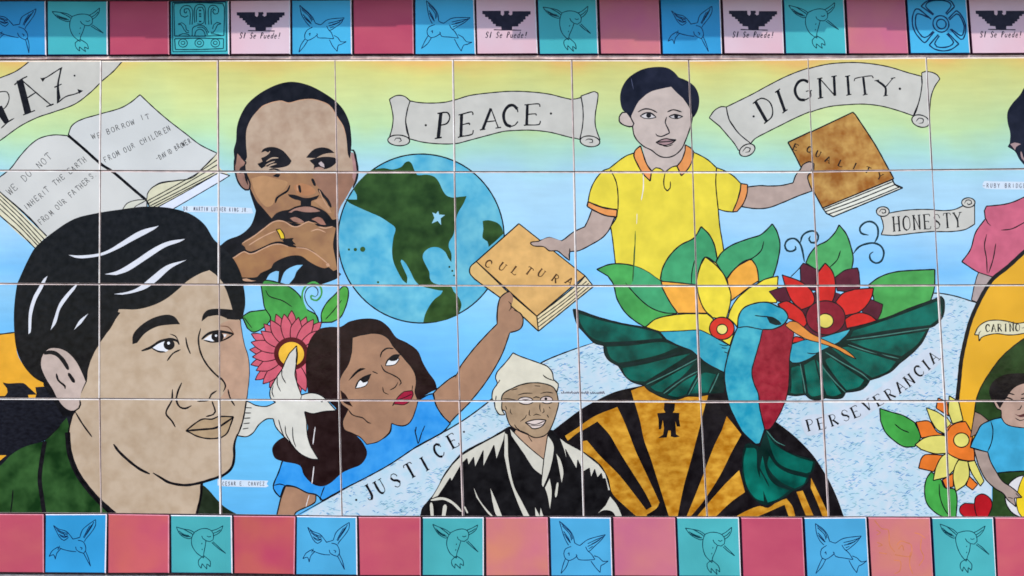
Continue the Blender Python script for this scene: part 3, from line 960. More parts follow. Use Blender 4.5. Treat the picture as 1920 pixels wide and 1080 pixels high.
# ------------------------------------------------ flowers with leaves
fig('painted_flower', 'yellow and orange flower with green leaves in front of the boy')
YP = paint((240, 216, 62), 0.12, 20)
OP = paint((242, 170, 64), 0.14, 20)
sub('leaf'); Q(2, 1)
fill(paint((74, 166, 82), 0.2, 20), '635,940! 720,905 800,897 900,910 1000,950 1110,1025! 1140,1080 1180,1180 1240,1268! 1100,1310 1000,1372! 930,1330 850,1260 790,1160 765,1060 720,990!', 2.2)
fill(GREEN2, '912,912! 1000,950 1110,1025! 1140,1080 1180,1180 1235,1264! 1150,1265 1050,1230 960,1160 880,1070! 905,1030!')
line('850,1040 960,1160 1050,1230 1150,1265 1230,1268', 2.0); line('920,760 912,920 905,1030', 2.0, paint((50, 90, 50)))
sub('leaf')
fill(GREEN2, '1112,1015! 1130,930 1180,840 1260,760 1370,700 1420,620! 1480,680 1520,760 1540,860! 1530,892! 1450,850 1400,960 1382,1058! 1130,1032!', 2.2)
line('1345,1050 1350,960 1370,870', 1.8)
sub('leaf')
fill(GREEN2, '1530,890! 1570,820 1650,760 1780,710 1870,680 1955,600! 1990,660 2012,760 1990,900 1960,995! 1850,1035 1700,1015 1610,1012!', 2.2)
line('1890,730 1870,800 1800,860 1740,880 1660,950 1610,1008', 2.0)
sub('petal')
fill(OP, '1615,1012! 1680,930 1780,870 1800,870 1838,930 1852,1025! 1780,1075 1640,1180!', 2.0)
sub('petal'); Q(2, 2)
fill(OP, '1118,-52! 1250,-40 1385,-25! 1420,80 1465,192! 1350,188 1245,188! 1190,110 1130,0!', 2.0)
sub('petal')
fill(YP, '1780,0! 1690,80 1640,160 1618,228! 1660,260 1690,300! 1700,220 1750,150 1850,115 1985,112! 1990,30 1998,-88! 1900,-65 1840,-30!', 2.0)
sub('petal')
fill(YP, '1450,-232! 1520,-180 1590,-100 1625,-10 1642,60 1630,150 1608,225! 1550,228 1505,225! 1440,160 1400,60 1386,-30 1390,-80 1415,-170!', 2.0)
sub('petal')
fill(YP, '1003,292! 1080,232 1200,203 1330,192 1462,196! 1510,240 1485,300 1510,375! 1420,322 1380,318 1280,322 1110,328!', 2.0)
fill(YP, '1570,392! 1632,432! 1650,380 1668,315! 1600,370!', 1.6)
sub('flower_center')
ell(paint((216, 52, 36), 0.15, 30), 1573, 305, 93, 84, ol=2.0)
ell(paint((238, 222, 120), 0.1, 30), 1575, 312, 40, 38, ol=1.8)

fig('painted_flower', 'red flower with maroon centre and curling tendrils')
RED = paint((214, 40, 34), 0.14, 24)
MAR = paint((92, 26, 46), 0.2, 24)
sub('leaf'); Q(3, 1)
fill(paint((82, 172, 98), 0.2, 22), '285,892! 320,820 370,765 440,730 500,670 535,608! 590,680 625,780 640,860 628,945! 570,965 500,1005! 460,930 430,900 380,955!', 2.2)
line('545,800 520,870 460,930', 1.8)
sub('leaf')
fill(paint((76, 164, 80), 0.2, 20), '755,1060! 820,1010 900,975 1000,955 1252,942! 1248,1080 1218,1182! 1060,1232 930,1288 820,1322! 800,1200 790,1140!', 2.2)
sub('tendrils')
TEAL_D = paint((24, 54, 66), 0.2, 40)
for p in ('275,885 260,800 240,745 200,710 150,720 128,760 145,800 185,805 212,785 205,765', '245,740 260,690 300,660 350,655 378,690 365,735 325,740 308,715 320,690',
          '640,825 680,775 740,750 800,745 850,770 870,820 850,880 810,895 770,870 765,830 790,810', '800,742 825,690 820,620 780,585 730,590 690,630 700,670 755,685'):
    line(p, 3.2, TEAL_D)
line('265,895 240,930 170,1000', 1.6)
Q(3, 2); sub('petal')
ell(MAR, 432, 210, 235, 190)
Q(3, 1); sub('petal')
fill(MAR, '244,922! 268,893! 380,948! 400,1090 250,1090!', 1.8)
sub('petal')
fill(MAR, '500,1005! 580,948 672,930! 685,980 676,1100 520,1100!', 1.8)
sub('petal'); Q(3, 2)
fill(MAR, '8,28! 100,0 180,-10 190,60 150,112 70,100!', 1.6)
sub('petal')
fill(MAR, '770,82! 862,122! 850,180 820,242! 720,195 700,150!', 1.6)
for q in ('372,-110! 430,-186! 480,-130 505,-50 503,40 482,105! 378,95 355,10!', '108,-98! 250,-45 320,15 350,80 330,130 250,165! 180,100 140,20!',
          '792,-2! 780,60 740,130 680,180 580,205! 540,150 508,102! 560,40 650,8!', '576,232! 640,195 700,184 760,200 818,242! 740,267 590,302!',
          '72,122! 140,100 200,130 260,180 295,255! 270,295 200,250 150,228!', '178,415! 200,368 260,380 285,400!'):
    sub('petal'); fill(RED, q, 2.0)
sub('flower_center')
ell(paint((136, 24, 44), 0.18, 30), 432, 222, 148, 128, ol=2.0)
ell(paint((232, 212, 100), 0.1, 30), 430, 245, 60, 54, ol=1.8)

fig('painted_banner', 'small scroll banner lettered HONESTY')
sub('scroll'); Q(3, 1)
fill(GREY, '845,542! 910,520 1050,497 1200,492 1320,498 1400,490 1465,462! 1552,450! 1552,600! 1480,640 1380,655 1250,657 1100,670 950,687 850,682! 867,630 860,580!', 1.8)
ell(GREY, 862, 508, 48, 36, 0, ol=1.9); ell(GREY, 1505, 438, 50, 36, 0, ol=1.9)
line('835,515 850,490 880,492 885,515 860,522 855,508', 1.6); line('1475,445 1490,420 1525,422 1530,445 1505,455 1495,440', 1.6)
sub('lettering')
word('HONESTY', 935, 657, 1470, 618, 108, thick=0.1, thin=0.045, serif=0.2)

# ------------------------------------------------ black and gold rayed disc
fig('painted_rayed_disc', 'black and gold rayed half disc with small black figure')
GOLD = paint((178, 112, 18), 0.2, 34, (228, 168, 58), 0.42, stretch=(0.8, 1, 1.3))
DBK = paint((20, 14, 18), 0.3, 30)
sub('disc'); RAW()
fill(DBK, '1030,812! 1065,785 1090,767 1120,750 1155,734 1207,722! 1300,718 1400,742 1440,780! 1478,808 1503,830 1528,858 1550,893 1568,930 1584,974! 1150,974! 1050,850!')
Q(2, 3)
for q in ('895,-312! 1000,-345 1230,-330 1472,-282! 1430,-120 1390,30 1340,220 1290,400 1240,645! 1180,645! 1100,390 1040,200 990,60 960,-80 920,-220!',
          '395,30! 480,-25 620,-118 790,-187! 840,-80 880,20 930,150 1000,300 1070,450 1106,530! 1085,572 1000,627! 985,600! 1050,560! 1000,460 900,300 800,140 730,20 640,-78! 530,-12 500,0 415,66!',
          '520,72! 562,64! 660,180 800,320 920,470 1012,592! 1010,640! 940,640! 850,560 752,460 720,340 655,255 525,140!',
          '1612,-118! 1660,-60 1722,20! 1650,150 1560,330 1450,500 1370,600 1330,645! 1305,645! 1380,460 1450,280 1520,100 1575,-10!',
          '1705,288! 1735,400 1748,452! 1640,530 1520,645! 1378,645! 1450,560 1600,390!'):
    sub('ray'); fill(GOLD, q)
Q(3, 3)
for q in ('-255,645! -160,592 -60,556 0,570 70,525 140,500! 185,560 208,645! 160,645! 125,546! 0,602 -100,645!', '215,450! 262,440! 300,530 342,627! 285,627! 250,540!', '325,345! 390,480 452,612! 448,645! 410,632! 370,530 322,420!'):
    sub('ray'); fill(GOLD, q)
sub('small_figure'); Q(2, 2)
fill(DBK, '1142,862! 1222,866! 1218,918! 1205,935! 1255,938! 1252,985! 1262,1040! 1235,1040! 1225,1000! 1228,1060! 1230,1098! 1258,1115! 1222,1122! 1190,1115! 1190,1070! 1172,1070! 1160,1122! 1095,1126! 1132,1100! 1140,1050! 1130,990! 1118,1060! 1100,1062! 1098,985! 1088,940! 1150,935! 1138,912!')

fig('painted_hummingbird', 'teal hummingbird with spread green wings and red breast')
WG = paint((2, 38, 33), 0.3, 18)
FE = paint((3, 64, 55), 0.3, 16, (12, 122, 104), 0.28)
TL = paint((30, 148, 176), 0.15, 26, (82, 184, 196), 0.3)
DL = paint((8, 34, 34), 0.2, 30)
LL = paint((70, 124, 112), 0.2, 40)
sub('wing')
fill(WG, '460,160! 500,165 640,215 830,265 1000,295 1110,327! 1150,380 1250,430 1350,470 1400,512 1450,560 1520,600 1598,638! 1602,700 1592,792! 1480,800 1400,812 1320,810 1230,836 1150,825 1080,795 1020,760 990,727! 920,710 860,670 820,615 800,582! 740,550 700,500 690,430! 620,410 550,340 490,270 470,210!', 2.0)
for q in ('500,190! 700,250 1000,310 1100,340 1130,375! 900,395 690,405! 600,370 520,270', '710,440! 900,430 1130,405 1250,440! 1100,500 900,545 800,560! 740,520', '830,600! 1000,570 1200,520 1340,490! 1200,580 1000,700! 900,690 850,650', '1040,740! 1200,650 1380,550! 1280,660 1130,780! 1080,770', '1170,800! 1290,700 1400,640! 1370,710 1320,790! 1240,815', '1340,790! 1390,710 1430,640 1530,650! 1500,720 1470,785!'):
    sub('feather'); fill(FE, q)
sub('wing_lines')
for p in ('690,418 850,412 1000,400 1150,380', '800,578 950,560 1100,530 1280,482 1425,475'):
    line(p, 3.4, DL)
for p in ('1000,712 1200,612 1390,515', '1130,780 1290,665 1400,605', '1315,800 1365,700 1400,640', '1470,795 1505,715 1545,640'):
    line(p, 3.0, DL)
for p in ('1010,722 1200,630 1390,530', '1140,790 1290,680 1400,620', '1325,800 1375,710 1410,650', '1480,790 1515,720 1550,640'):
    line(p, 1.6, LL)
line('1425,540 1510,540', 1.6)
sub('shoulder')
fill(TL, '1110,327! 1280,320 1400,316 1480,350 1560,395 1642,440! 1620,480 1610,560 1598,638! 1520,600 1450,560 1400,515 1350,470 1250,430 1160,385!', 1.6)
for p in ('1550,420 1590,435 1630,430', '1570,450 1610,455', '1590,480 1615,490'):
    line(p, 1.4)
sub('wing'); Q(3, 2)
fill(WG, '610,307! 740,267 830,240 930,205 1060,150 1200,100 1300,62! 1322,90 1325,150 1310,220 1250,280 1210,297! 1190,340 1160,400 1100,470 1030,530 980,570 930,620 840,665 762,690! 740,730 690,765 580,782! 560,820 500,830 430,822! 390,840 320,835 280,802! 200,810 138,802! 155,700 150,560! 250,520 330,490 400,450 460,420 520,400 580,360!', 1.8)
for q in ('640,320! 900,235 1290,90! 1300,200 1220,275! 900,315 620,365!', '620,400! 900,365 1180,325! 1120,420 1000,510! 760,455', '600,440! 760,490 960,550! 900,620 780,670! 640,580 480,450!', '470,520! 600,610 720,690! 680,740 590,765! 510,670 430,540', '390,540! 480,690 550,790! 490,810 440,800! 400,680', '270,580! 360,540 400,640 410,800! 330,815 300,790! 285,680', '175,600! 240,590 255,700 262,790! 200,795 160,785!'):
    sub('feather'); fill(FE, q)
sub('wing_lines')
for p in ('590,388 800,362 1000,332 1210,300', '600,422 750,472 980,527', '430,480 560,560 700,640 760,690', '400,580 500,700 580,780', '240,570 265,700 280,790'):
    line(p, 1.7, LL)
for p in ('440,470 570,550 710,630 765,680', '410,570 510,690 590,775', '250,560 275,690 290,790', '160,600 170,700 165,790', '590,375 800,350 1000,320 1215,288', '350,520 380,650 430,800', '600,410 800,480 960,545'):
    line(p, 2.4, DL)
sub('shoulder')
fill(TL, '158,432! 260,395 385,372 500,340 622,305! 590,350 532,405! 460,440 400,470 330,520 250,557 180,562 152,530!', 1.4)
line('290,488 340,495 400,478', 1.6)
sub('tail'); Q(3, 3)
fill(WG, '-170,90! -130,80 -60,110! -40,40 -10,-22! 40,50 120,130 220,170 310,195 362,222! 350,280 310,332! 300,380 240,430 190,447! 120,500 40,535 -20,555 -90,520 -150,450 -190,350 -200,250 -190,140!', 2.0)
for q in ('-10,10! 60,100 200,180 340,225! 320,300 290,310! 140,270 60,210', '10,180! 70,260 160,310 290,345! 270,390 200,425! 90,370 0,260', '-40,180! 0,330 60,400 160,440! 80,500 0,530! -40,420 -60,300', '-160,120! -90,130 -80,280 -40,400 -30,520! -90,500 -150,420 -180,300 -180,200'):
    sub('feather'); fill(FE, q)
sub('tail_lines')
for p in ('0,130 60,230 140,290 310,335', '0,300 60,380 190,440', '-80,110 -70,250 -20,350 10,410'):
    line(p, 2.0, DL)
line('-10,-10 60,70 130,105', 1.5, LL)
sub('body'); Q(2, 2)
fill(TL, '1690,300! 1700,210 1740,150 1830,115 1920,110 1990,140 2040,165 2070,215 2050,260 2010,290 1950,312 1880,314! 1860,400 1825,520 1798,630 1815,720 1845,790 1860,900 1897,1062! 1862,1165! 1830,1172 1780,1130 1730,1080 1680,990 1630,880 1600,750 1592,640 1610,540 1640,430 1670,340!', 2.2)
line('1690,300 1760,292 1830,305 1880,314', 1.8); line('1820,208 1870,214 1935,218', 1.8)
sub('breast')
fill(paint((138, 20, 40), 0.2, 40, (172, 48, 62), 0.3), '1880,314! 1950,312 2010,292 2052,262! 2080,280 2112,330 2100,420 2082,520 2078,640 2070,760 2040,880 1980,1000 1930,1062 1897,1062! 1860,900 1845,790 1815,720 1798,630 1825,520 1860,400!', 1.6)
sub('eye'); Q(3, 2)
fill(DL, '-10,215! 40,225 80,250 98,272! 60,278 15,262!', 1.4)
sub('beak')
fill(paint((226, 142, 62), 0.12, 30), '128,282! 160,255 210,255 260,290 330,345 450,400 560,450 620,490 662,532! 600,505 500,450 400,415 300,390 220,350 160,310!', 1.5)
# ------------------------------------------------ man with white cap
fig('painted_elder', 'smiling elder in white cap, glasses and black robe')
ROBE = paint((16, 14, 17), 0.3, 30)
CRM = paint((214, 208, 192), 0.06, 30)
ESK = paint((174, 146, 116), 0.14, 34)
sub('robe'); Q(2, 3)
fill(ROBE, '-690,645! -670,570 -620,510 -560,430 -520,340 -450,240 -380,165 -300,115 -170,50 -26,-36! 60,-30! 300,-10! 360,45 530,150 660,250 720,360 738,450! 780,520 832,645!', 2.0)
Q(1, 3)
sub('robe_highlight')
fill(CRM, '1310,505! 1360,420! 1400,345! 1470,245! 1540,175! 1640,115! 1750,55! 1868,-8! 1855,60! 1800,212! 1782,100! 1700,268! 1702,140! 1640,268! 1630,190! 1590,252! 1580,200! 1540,240! 1500,310! 1465,372! 1455,345! 1420,400! 1365,482!', 1.4)
sub('robe_highlight')
fill(CRM, '1630,418! 1680,520 1785,645! 1740,615 1650,490!')
sub('robe_highlight')
fill(CRM, '1755,423! 1790,500 1848,645! 1800,625 1770,520!')
sub('robe_highlight')
fill(CRM, '1862,10! 1882,20 1890,200 1930,400 1990,520 2055,645! 2010,645! 1960,530 1900,360 1860,180!')
sub('robe_highlight')
line('1310,512 1400,500 1470,530 1540,598', 4.0, CRM)
sub('robe_highlight')
line('1312,530 1320,632', 5.0, CRM, 's')
sub('robe_highlight')
line('1418,545 1405,632', 6.0, CRM, 's')
sub('robe_highlight')
line('1560,560 1585,610', 2.5, CRM)
Q(2, 3)
sub('robe_highlight')
fill(CRM, '352,42! 400,80! 530,150! 650,245! 700,310! 738,440! 720,440! 700,350! 680,350! 670,310! 640,345! 620,280! 592,345! 580,270! 532,300! 490,210! 482,280! 398,130! 415,245! 385,130!', 1.2)
sub('robe_highlight')
fill(CRM, '330,165! 360,210 382,300 370,382! 350,270!')
sub('robe_highlight')
line('340,380 325,490', 3.6, CRM)
sub('robe_highlight')
fill(CRM, '735,480! 790,550 832,645! 780,645! 750,600 690,590 630,622! 700,550!', 1.2)
sub('robe_highlight')
fill(CRM, '170,565! 210,640! 175,645!')
sub('robe_highlight')
fill(CRM, '212,570! 235,640! 205,645!')
sub('neck')
fill(paint((188, 152, 124), 0.1, 30), '40,-40! 265,0! 240,215! 150,140 60,60 10,20!')
sub('collar')
fill(CRM, '-24,-34! 50,45 130,120 236,207! 222,328! 160,280 80,160 -10,30!', 1.6)
fill(CRM, '265,22! 310,90 310,170 280,300 232,422! 218,400 236,210!', 1.6)
fill(CRM, '280,350! 295,450 282,578! 265,480 245,420!')
sub('face'); R(910, 650, 5.4)
fill(ESK, '170,500! 200,460 320,400 480,365 620,375 720,430! 740,560 720,660 680,780 640,860 590,905 500,922 420,890 330,850 250,800 215,720 195,650 165,640 160,560!', 1.8)
sub('cap')
fill(paint((224, 216, 194), 0.07, 24), '282,62! 350,95 560,170 630,200 680,260 695,335 740,375 735,430 725,465! 690,410 600,375 490,365 380,380 280,420 180,480 165,560 165,640 195,690! 140,690 95,620 90,570 70,520 80,440 125,370 105,320 120,260 190,180 240,120!', 1.9)
line('130,372 150,335', 1.6); line('585,285 620,315 695,345', 1.8); line('105,560 112,495', 1.4)
sub('features')
ell(paint((222, 206, 198), 0.06, 40), 408, 548, 76, 38, 0, ol=1.6); ell(paint((216, 194, 184), 0.06, 40), 622, 540, 62, 38, 0, ol=1.6)
line('482,520 515,508 560,520', 1.8); line('325,545 250,530 180,528', 1.5); line('330,490 400,472 480,472', 1.5); line('560,475 620,460 690,470', 1.5)
dot(615, 528, 15); line('370,530 410,538 450,530', 1.4)
line('550,575 548,630 560,665', 1.6); line('445,640 440,690 455,705', 1.6); line('585,625 592,660 570,675', 1.6); line('480,700 510,685 560,700', 1.4)
line('265,440 330,425', 1.4); line('250,630 250,665 268,690', 1.5); line('290,790 320,835', 1.5); line('350,760 400,720 415,690', 1.5); line('620,690 638,720', 1.4)
line('335,845 380,865 440,890', 1.6); line('300,815 345,850', 1.6); line('200,600 215,640', 1.4); line('640,610 655,630', 1.4); line('500,395 560,400', 1.4); line('430,905 470,965', 1.3)
fill(paint((226, 206, 196), 0.06, 40), '400,770! 460,748 540,738 612,745! 580,800 530,828 470,830 440,800!', 1.8)
line('410,772 500,790 605,750', 1.4); line('450,798 510,802 580,790', 1.2)

# ------------------------------------------------ pink flower, girl, dove
fig('painted_flower', 'pink flower with yellow centre behind the dove')
PK = paint((212, 96, 112), 0.12, 26)
sub('leaf'); Q(1, 2)
fill(GREEN, '38,-25! 60,-58 150,-45 250,-10 330,60 370,150 455,205 472,275! 300,330! 100,245! 60,130!', 2.0); line('72,15 100,60 200,95 270,140', 1.7)
sub('leaf')
fill(GREEN, '-102,215! -50,180 0,172 75,163! 110,230 50,300 -20,330 -65,300!', 2.0); line('-90,218 -60,260 -30,300', 1.5)
sub('leaf')
fill(paint((84, 172, 70), 0.2, 22), '493,258! 490,190 530,110 600,40 655,-15 685,0 690,60 670,140 630,220 570,255!', 2.0); line('520,235 580,170 640,90', 1.6)
sub('tendril')
line('440,230 400,200 365,140 347,80 352,20 390,-30 440,-42 485,-5 490,50 455,92 412,78 412,55 440,62', 3.0, GREEN); line('465,250 440,180 385,120 365,60 385,5 430,-15 462,10 462,50 440,68', 1.6)
cx0, cy0 = 265, 492
for ring, (n, ro, wd, off) in enumerate(((17, 322, 40, 0.5), (17, 300, 42, 0.0))):
    for i in range(n):
        a = 2 * math.pi * (i + off) / n + 0.1
        ro2 = ro * (1 + 0.05 * math.sin(i * 2.3))
        ca, sa = math.cos(a), math.sin(a)
        P = lambda r_, s: '%.1f,%.1f' % (cx0 + ca * r_ - sa * s, cy0 + sa * r_ * 0.98 + ca * s)
        sub('petal')
        fill(PK, ' '.join([P(110, -24), P(200, -wd), P(ro2 - 45, -wd * 0.62), P(ro2, 0) + '!', P(ro2 - 45, wd * 0.62), P(200, wd), P(110, 24)]), 1.6, paint((70, 26, 36)))
sub('flower_center')
ell(paint((88, 22, 28), 0.2, 30), cx0, cy0, 130, 124)
ell(paint((246, 190, 62), 0.1, 30), cx0, cy0 + 2, 95, 90)

fig('painted_girl', 'brown haired girl in blue dress reaching up to an orange book')
GIRL = CUR['fig']
GSK = paint((164, 124, 98), 0.12, 24, (182, 138, 108), 0.4)
GH = paint((36, 17, 17), 0.25, 30)
BLU = paint((42, 144, 224), 0.14, 22, (76, 170, 238), 0.3)
sub('dress'); Q(1, 3)
fill(BLU, '1215,-240! 1290,-280 1325,-287! 1350,-200 1400,-120 1458,-65! 1400,0 1220,100 1000,245 800,355 640,435 500,512! 480,490 450,467 380,452 300,412 220,402 182,488! 140,440 130,400 170,300 200,210! 330,200 640,60! 780,-40! 900,60 1000,10 1015,-65! 1100,-45 1155,-75 1190,-150!', 2.2)
line('130,400 180,388 225,402', 1.8); line('182,488 200,440 222,402', 1.8); line('515,405 490,470 482,500', 1.8); line('450,467 470,480 490,520', 1.6)
line('1188,-20 1205,50 1215,88 1228,50 1245,-5', 1.8); line('1200,-40 1195,0', 1.6); line('1265,-48 1245,0', 1.6)
sub('arm')
fill(GSK, '222,402! 300,412 380,452 450,467! 442,525 300,600 285,640! 152,640! 185,500!', 2.0)
sub('hair'); Q(1, 2)
fill(GH, '390,790! 375,650 375,520 400,400 470,310 560,290 630,290 700,250 820,228 920,240 990,290 1050,370 1130,410 1210,470 1250,560 1290,630 1340,700 1356,757! 1290,790 1215,838! 1000,900 800,1000 740,1080 800,1160 832,1240 790,1320 700,1360 640,1390 560,1460 500,1485 430,1470 360,1400 330,1330 200,1297 140,1270 125,1190 200,1120 380,1080 370,930! 600,910 550,850!')
sub('arm'); Q(1, 2)
fill(GSK, '1356,757! 1450,680 1500,650 1540,580 1640,450 1740,340 1810,270! 1810,180 1830,80 1880,30 1920,10 1985,60 1990,160! 2005,240 1990,300 1940,325 1905,335! 1850,490 1780,620 1700,740 1600,860 1500,960 1452,1012! 1400,960 1350,880 1328,790!', 2.0)
line('1440,690 1500,650 1495,675', 1.5)
sub('face')
fill(GSK, '720,370! 800,350 900,340 980,370 1030,440 1110,530 1180,620 1200,700 1190,780 1210,850 1190,930 1155,1005 1110,1032 1060,1030 1015,1015! 1000,1080 920,1150 830,1174! 780,1120 720,1090 660,1060 650,1000 690,910! 640,870 615,800 615,720 640,650 690,570 715,480!', 1.5)
fill(GH, '630,765! 670,800 690,835 725,892! 660,862 640,830!')
line('690,910 720,950 760,965 800,975 840,1010 862,1016', 1.8)
sub('features')
fill(ink(), '688,698! 730,640 780,600 822,605! 770,628 720,672!')
fill(paint((240, 238, 236), 0.04, 40), '742,752! 762,705 800,680 838,700 820,732 780,747!', 1.4)
fill(ink(), '772,682! 815,662 862,645! 835,700 800,710!'); line('742,752 765,700 800,672 862,645', 2.4)
line('930,520 940,482 980,452 1030,455', 2.4)
fill(paint((240, 238, 236), 0.04, 40), '968,582! 990,540 1070,528 1042,572 1000,582!', 1.4)
fill(ink(), '985,535! 1040,500 1078,500! 1052,542 1012,548!'); line('968,582 985,540 1030,505 1080,500', 2.2)
line('935,575 960,620 1020,650 1070,680 1086,712 1072,730', 2.0); line('1062,705 1042,742 1000,766', 1.6); line('948,740 955,780 992,798', 1.6); line('870,625 912,642', 1.5)
fill(paint((168, 34, 62), 0.15, 40), '1028,872! 1060,820 1110,775 1140,772 1170,768! 1176,800 1150,850 1110,876 1060,872!', 1.4)
line('1045,845 1100,825 1168,795', 1.4); line('1022,885 1035,865', 1.6); line('1172,730 1168,768', 1.2)

fig('painted_book', 'orange book with CULTURA on the cover, between girl and boy')
sub('cover'); RAW()
fill(paint((226, 176, 106), 0.12, 26), '973,419! 1097,517! 1007,593! 893,490!', 2.0)
sub('spine')
fill(paint((228, 186, 118), 0.1, 26), '893,490! 882,500 881,512 890,523! 960,575 1010,621! 1007,593! 950,545!', 2.0)
sub('pages')
fill(paint((232, 214, 172), 0.08, 40), '1007,593! 1050,560 1088,528 1097,517! 1113,537! 1060,580 1010,621!', 2.0)
for p in ('1008,599 1060,561 1100,527', '1009,606 1060,567 1104,531', '1010,613 1062,573 1109,534'):
    line(p, 1.5, taper='')
for ch, x, y in zip('CULTURA', (916, 942, 966, 992, 1015, 1042, 1068), (494, 500, 507, 508, 512, 522, 527)):
    sub('letter'); letter(ch, x, y, 37, 14.5, 0.9, thick=0.17, thin=0.09, c=paint((84, 54, 28), 0.3, 60))
# fingers over the books
CUR['fig'] = GIRL
sub('hand'); Q(1, 2)
fill(GSK, '1812,262! 1812,180 1830,80 1870,40 1905,28! 1930,70 1925,110 1905,150 1935,165! 1985,190 2006,240 1990,300 1945,325 1905,335!')
line('1812,262 1812,180 1830,80 1870,40 1905,28 1920,40', 2.0); line('1895,100 1915,120 1915,150 1898,172', 1.8); line('1935,165 1985,190 2006,240 1990,300 1945,325 1905,330', 2.0)
CUR['fig'] = BOY
sub('hand'); Q(2, 1)
fill(BSK2, '432,868! 390,838 340,800 280,798 240,770 160,762 136,738! 200,728 225,718 280,700 330,712 370,725!')
line('432,870 390,840 340,800 280,800 240,770 160,762 138,738 200,728 225,718', 1.9)

fig('painted_dove', 'white dove flying below the pink flower')
DOVE = paint((220, 215, 202), 0.07, 24)
sub('dove_body'); Q(1, 2)
fill(DOVE, '305,432! 310,520 292,640 310,720 340,802! 390,788 450,790 510,820 560,870 602,917! 500,925 430,940 365,925! 380,1000 385,1090 410,1180 472,1285! 400,1275 320,1230 260,1160 200,1100 150,1040 130,978! 80,980 20,1025 -20,1082 -70,1112 -140,1105! -120,840! -60,850 0,878 80,885 148,855! 110,825 105,770 130,710 160,660 200,600 215,560 250,490!', 1.8)
sub('feather_lines')
for p in ('195,610 195,660 225,715', '160,660 160,720 185,775', '130,730 120,780 135,820', '300,450 305,500 298,560', '170,985 190,1060 215,1120', '220,1030 225,1090 265,1160', '275,1040 280,1130 300,1190', '345,800 335,830 350,840', '-75,895 -30,897', '-85,935 -35,935', '-90,975 -40,972', '-95,1015 -45,1010', '-100,1055 -55,1048'):
    line(p, 1.6)
dot(495, 845, 10)

fig('painted_words', 'lettering JUSTICE rising along the river bank')
Q(1, 3)
for ch, x, y, h in (('J', 845, 450, 110), ('U', 930, 412, 105), ('S', 1045, 362, 105), ('T', 1155, 290, 110), ('I', 1262, 240, 105), ('C', 1368, 140, 105), ('E', 1475, 66, 105)):
    sub('letter'); letter(ch, x, y, -29, h, 0.72, thick=0.14)
sub('dot'); dot(750, 510, 9); sub('dot'); dot(1557, 0, 8)

fig('painted_words', 'lettering PERSEVERANCIA curving up under the right wing')
sub('ribbon_ground'); Q(3, 2)
fill(paint((208, 216, 226), 0.05, 30), '255,985 330,950 430,945 540,905 640,865 720,825 800,770 900,700 1000,620 1100,530 1200,450 1260,470 1300,530 1240,610 1120,690 1000,790 900,860 800,915 700,985 560,1030 430,1075 300,1110 265,1060')
for ch, x, y, a in (('P', 318, 1028, -14), ('E', 400, 1018, -14), ('R', 490, 990, -18), ('S', 580, 955, -22), ('E', 656, 928, -24), ('V', 744, 878, -28), ('E', 828, 840, -30),
                    ('R', 912, 795, -32), ('A', 990, 738, -35), ('N', 1060, 690, -36), ('C', 1130, 622, -38), ('I', 1186, 576, -38), ('A', 1240, 518, -38)):
    sub('letter'); letter(ch, x, y, a, 84, 0.82, thick=0.15)

# ------------------------------------------------ right edge
fig('painted_person', 'dark haired person in pink shirt cut by the edge')
sub('hair'); RAW()
fill(NAVY, '1960,140! 1925,158 1912,178 1897,195 1889,210 1889,228 1894,250 1893,268! 1889,275! 1903,284 1912,300 1930,316 1960,316!')
sub('face')
fill(paint((170, 140, 138), 0.1, 30), '1894,270! 1903,267 1914,270! 1905,275 1903,281!'); line('1914,284 1917,296 1924,303', 3.0, paint((170, 140, 138)))
sub('shirt'); Q(3, 1)
fill(paint((206, 100, 124), 0.12, 22), '1640,465! 1700,460 1780,450 1850,430 1930,395 2060,360! 2060,700! 1900,830 1800,910 1690,998! 1580,962 1455,882! 1520,790 1560,660 1632,560! 1625,500!', 2.0)
for p in ('1632,550 1650,590 1672,612', '1750,645 1830,635 1920,590 1980,560', '1642,675 1625,760 1640,860 1645,970', '1710,745 1690,860 1655,970'):
    line(p, 1.8)
sub('arm')
fill(paint((178, 160, 156), 0.1, 30), '1580,962! 1690,998! 1640,1090 1585,1195! 1528,1170! 1545,1080 1565,1000!', 1.6)

fig('painted_oval', 'large yellow oval around a child, with CARIÑO ribbon')
sub('yellow_band'); Q(3, 2)
OVY = paint((232, 172, 44), 0.08, 14)
fill(OVY, '2060,-330! 1920,-270 1800,-160 1690,-72 1640,0 1580,110 1520,250 1480,400 1450,550 1435,700 1420,840 1425,960 1470,1120! 1560,1180! 2060,1100!')
line('1960,-300 1920,-270 1800,-160 1690,-72 1640,0 1580,110 1520,250 1480,400 1450,550 1435,700 1420,840', 6.5, taper='')
sub('dark_field')
DGR = paint((34, 54, 24), 0.3, 24, (52, 80, 40), 0.35)
fill(DGR, '2060,300! 1920,380 1850,430 1750,520 1660,640 1600,740 1565,830 1550,930 1530,1080! 2060,1100!', 1.8)
fill(DGR, '1690,1395! 1800,1375 2060,1360! 2060,1725! 1640,1725! 1680,1640 1685,1510!')
sub('ribbon')
fill(paint((224, 216, 180), 0.07, 30), '1550,350! 1580,290 1640,250 1720,240 1800,250 1870,265 2060,230! 2060,310! 1880,347 1800,352 1720,342 1650,352 1600,372 1585,398! 1580,352!', 1.7)
line('1600,320 1585,335 1582,365', 1.4)
sub('lettering')
word('CARINO-', 1630, 328, 1945, 322, 56, thick=0.15, serif=0.2); line('1800,262 1815,254 1830,260 1845,252', 1.4)

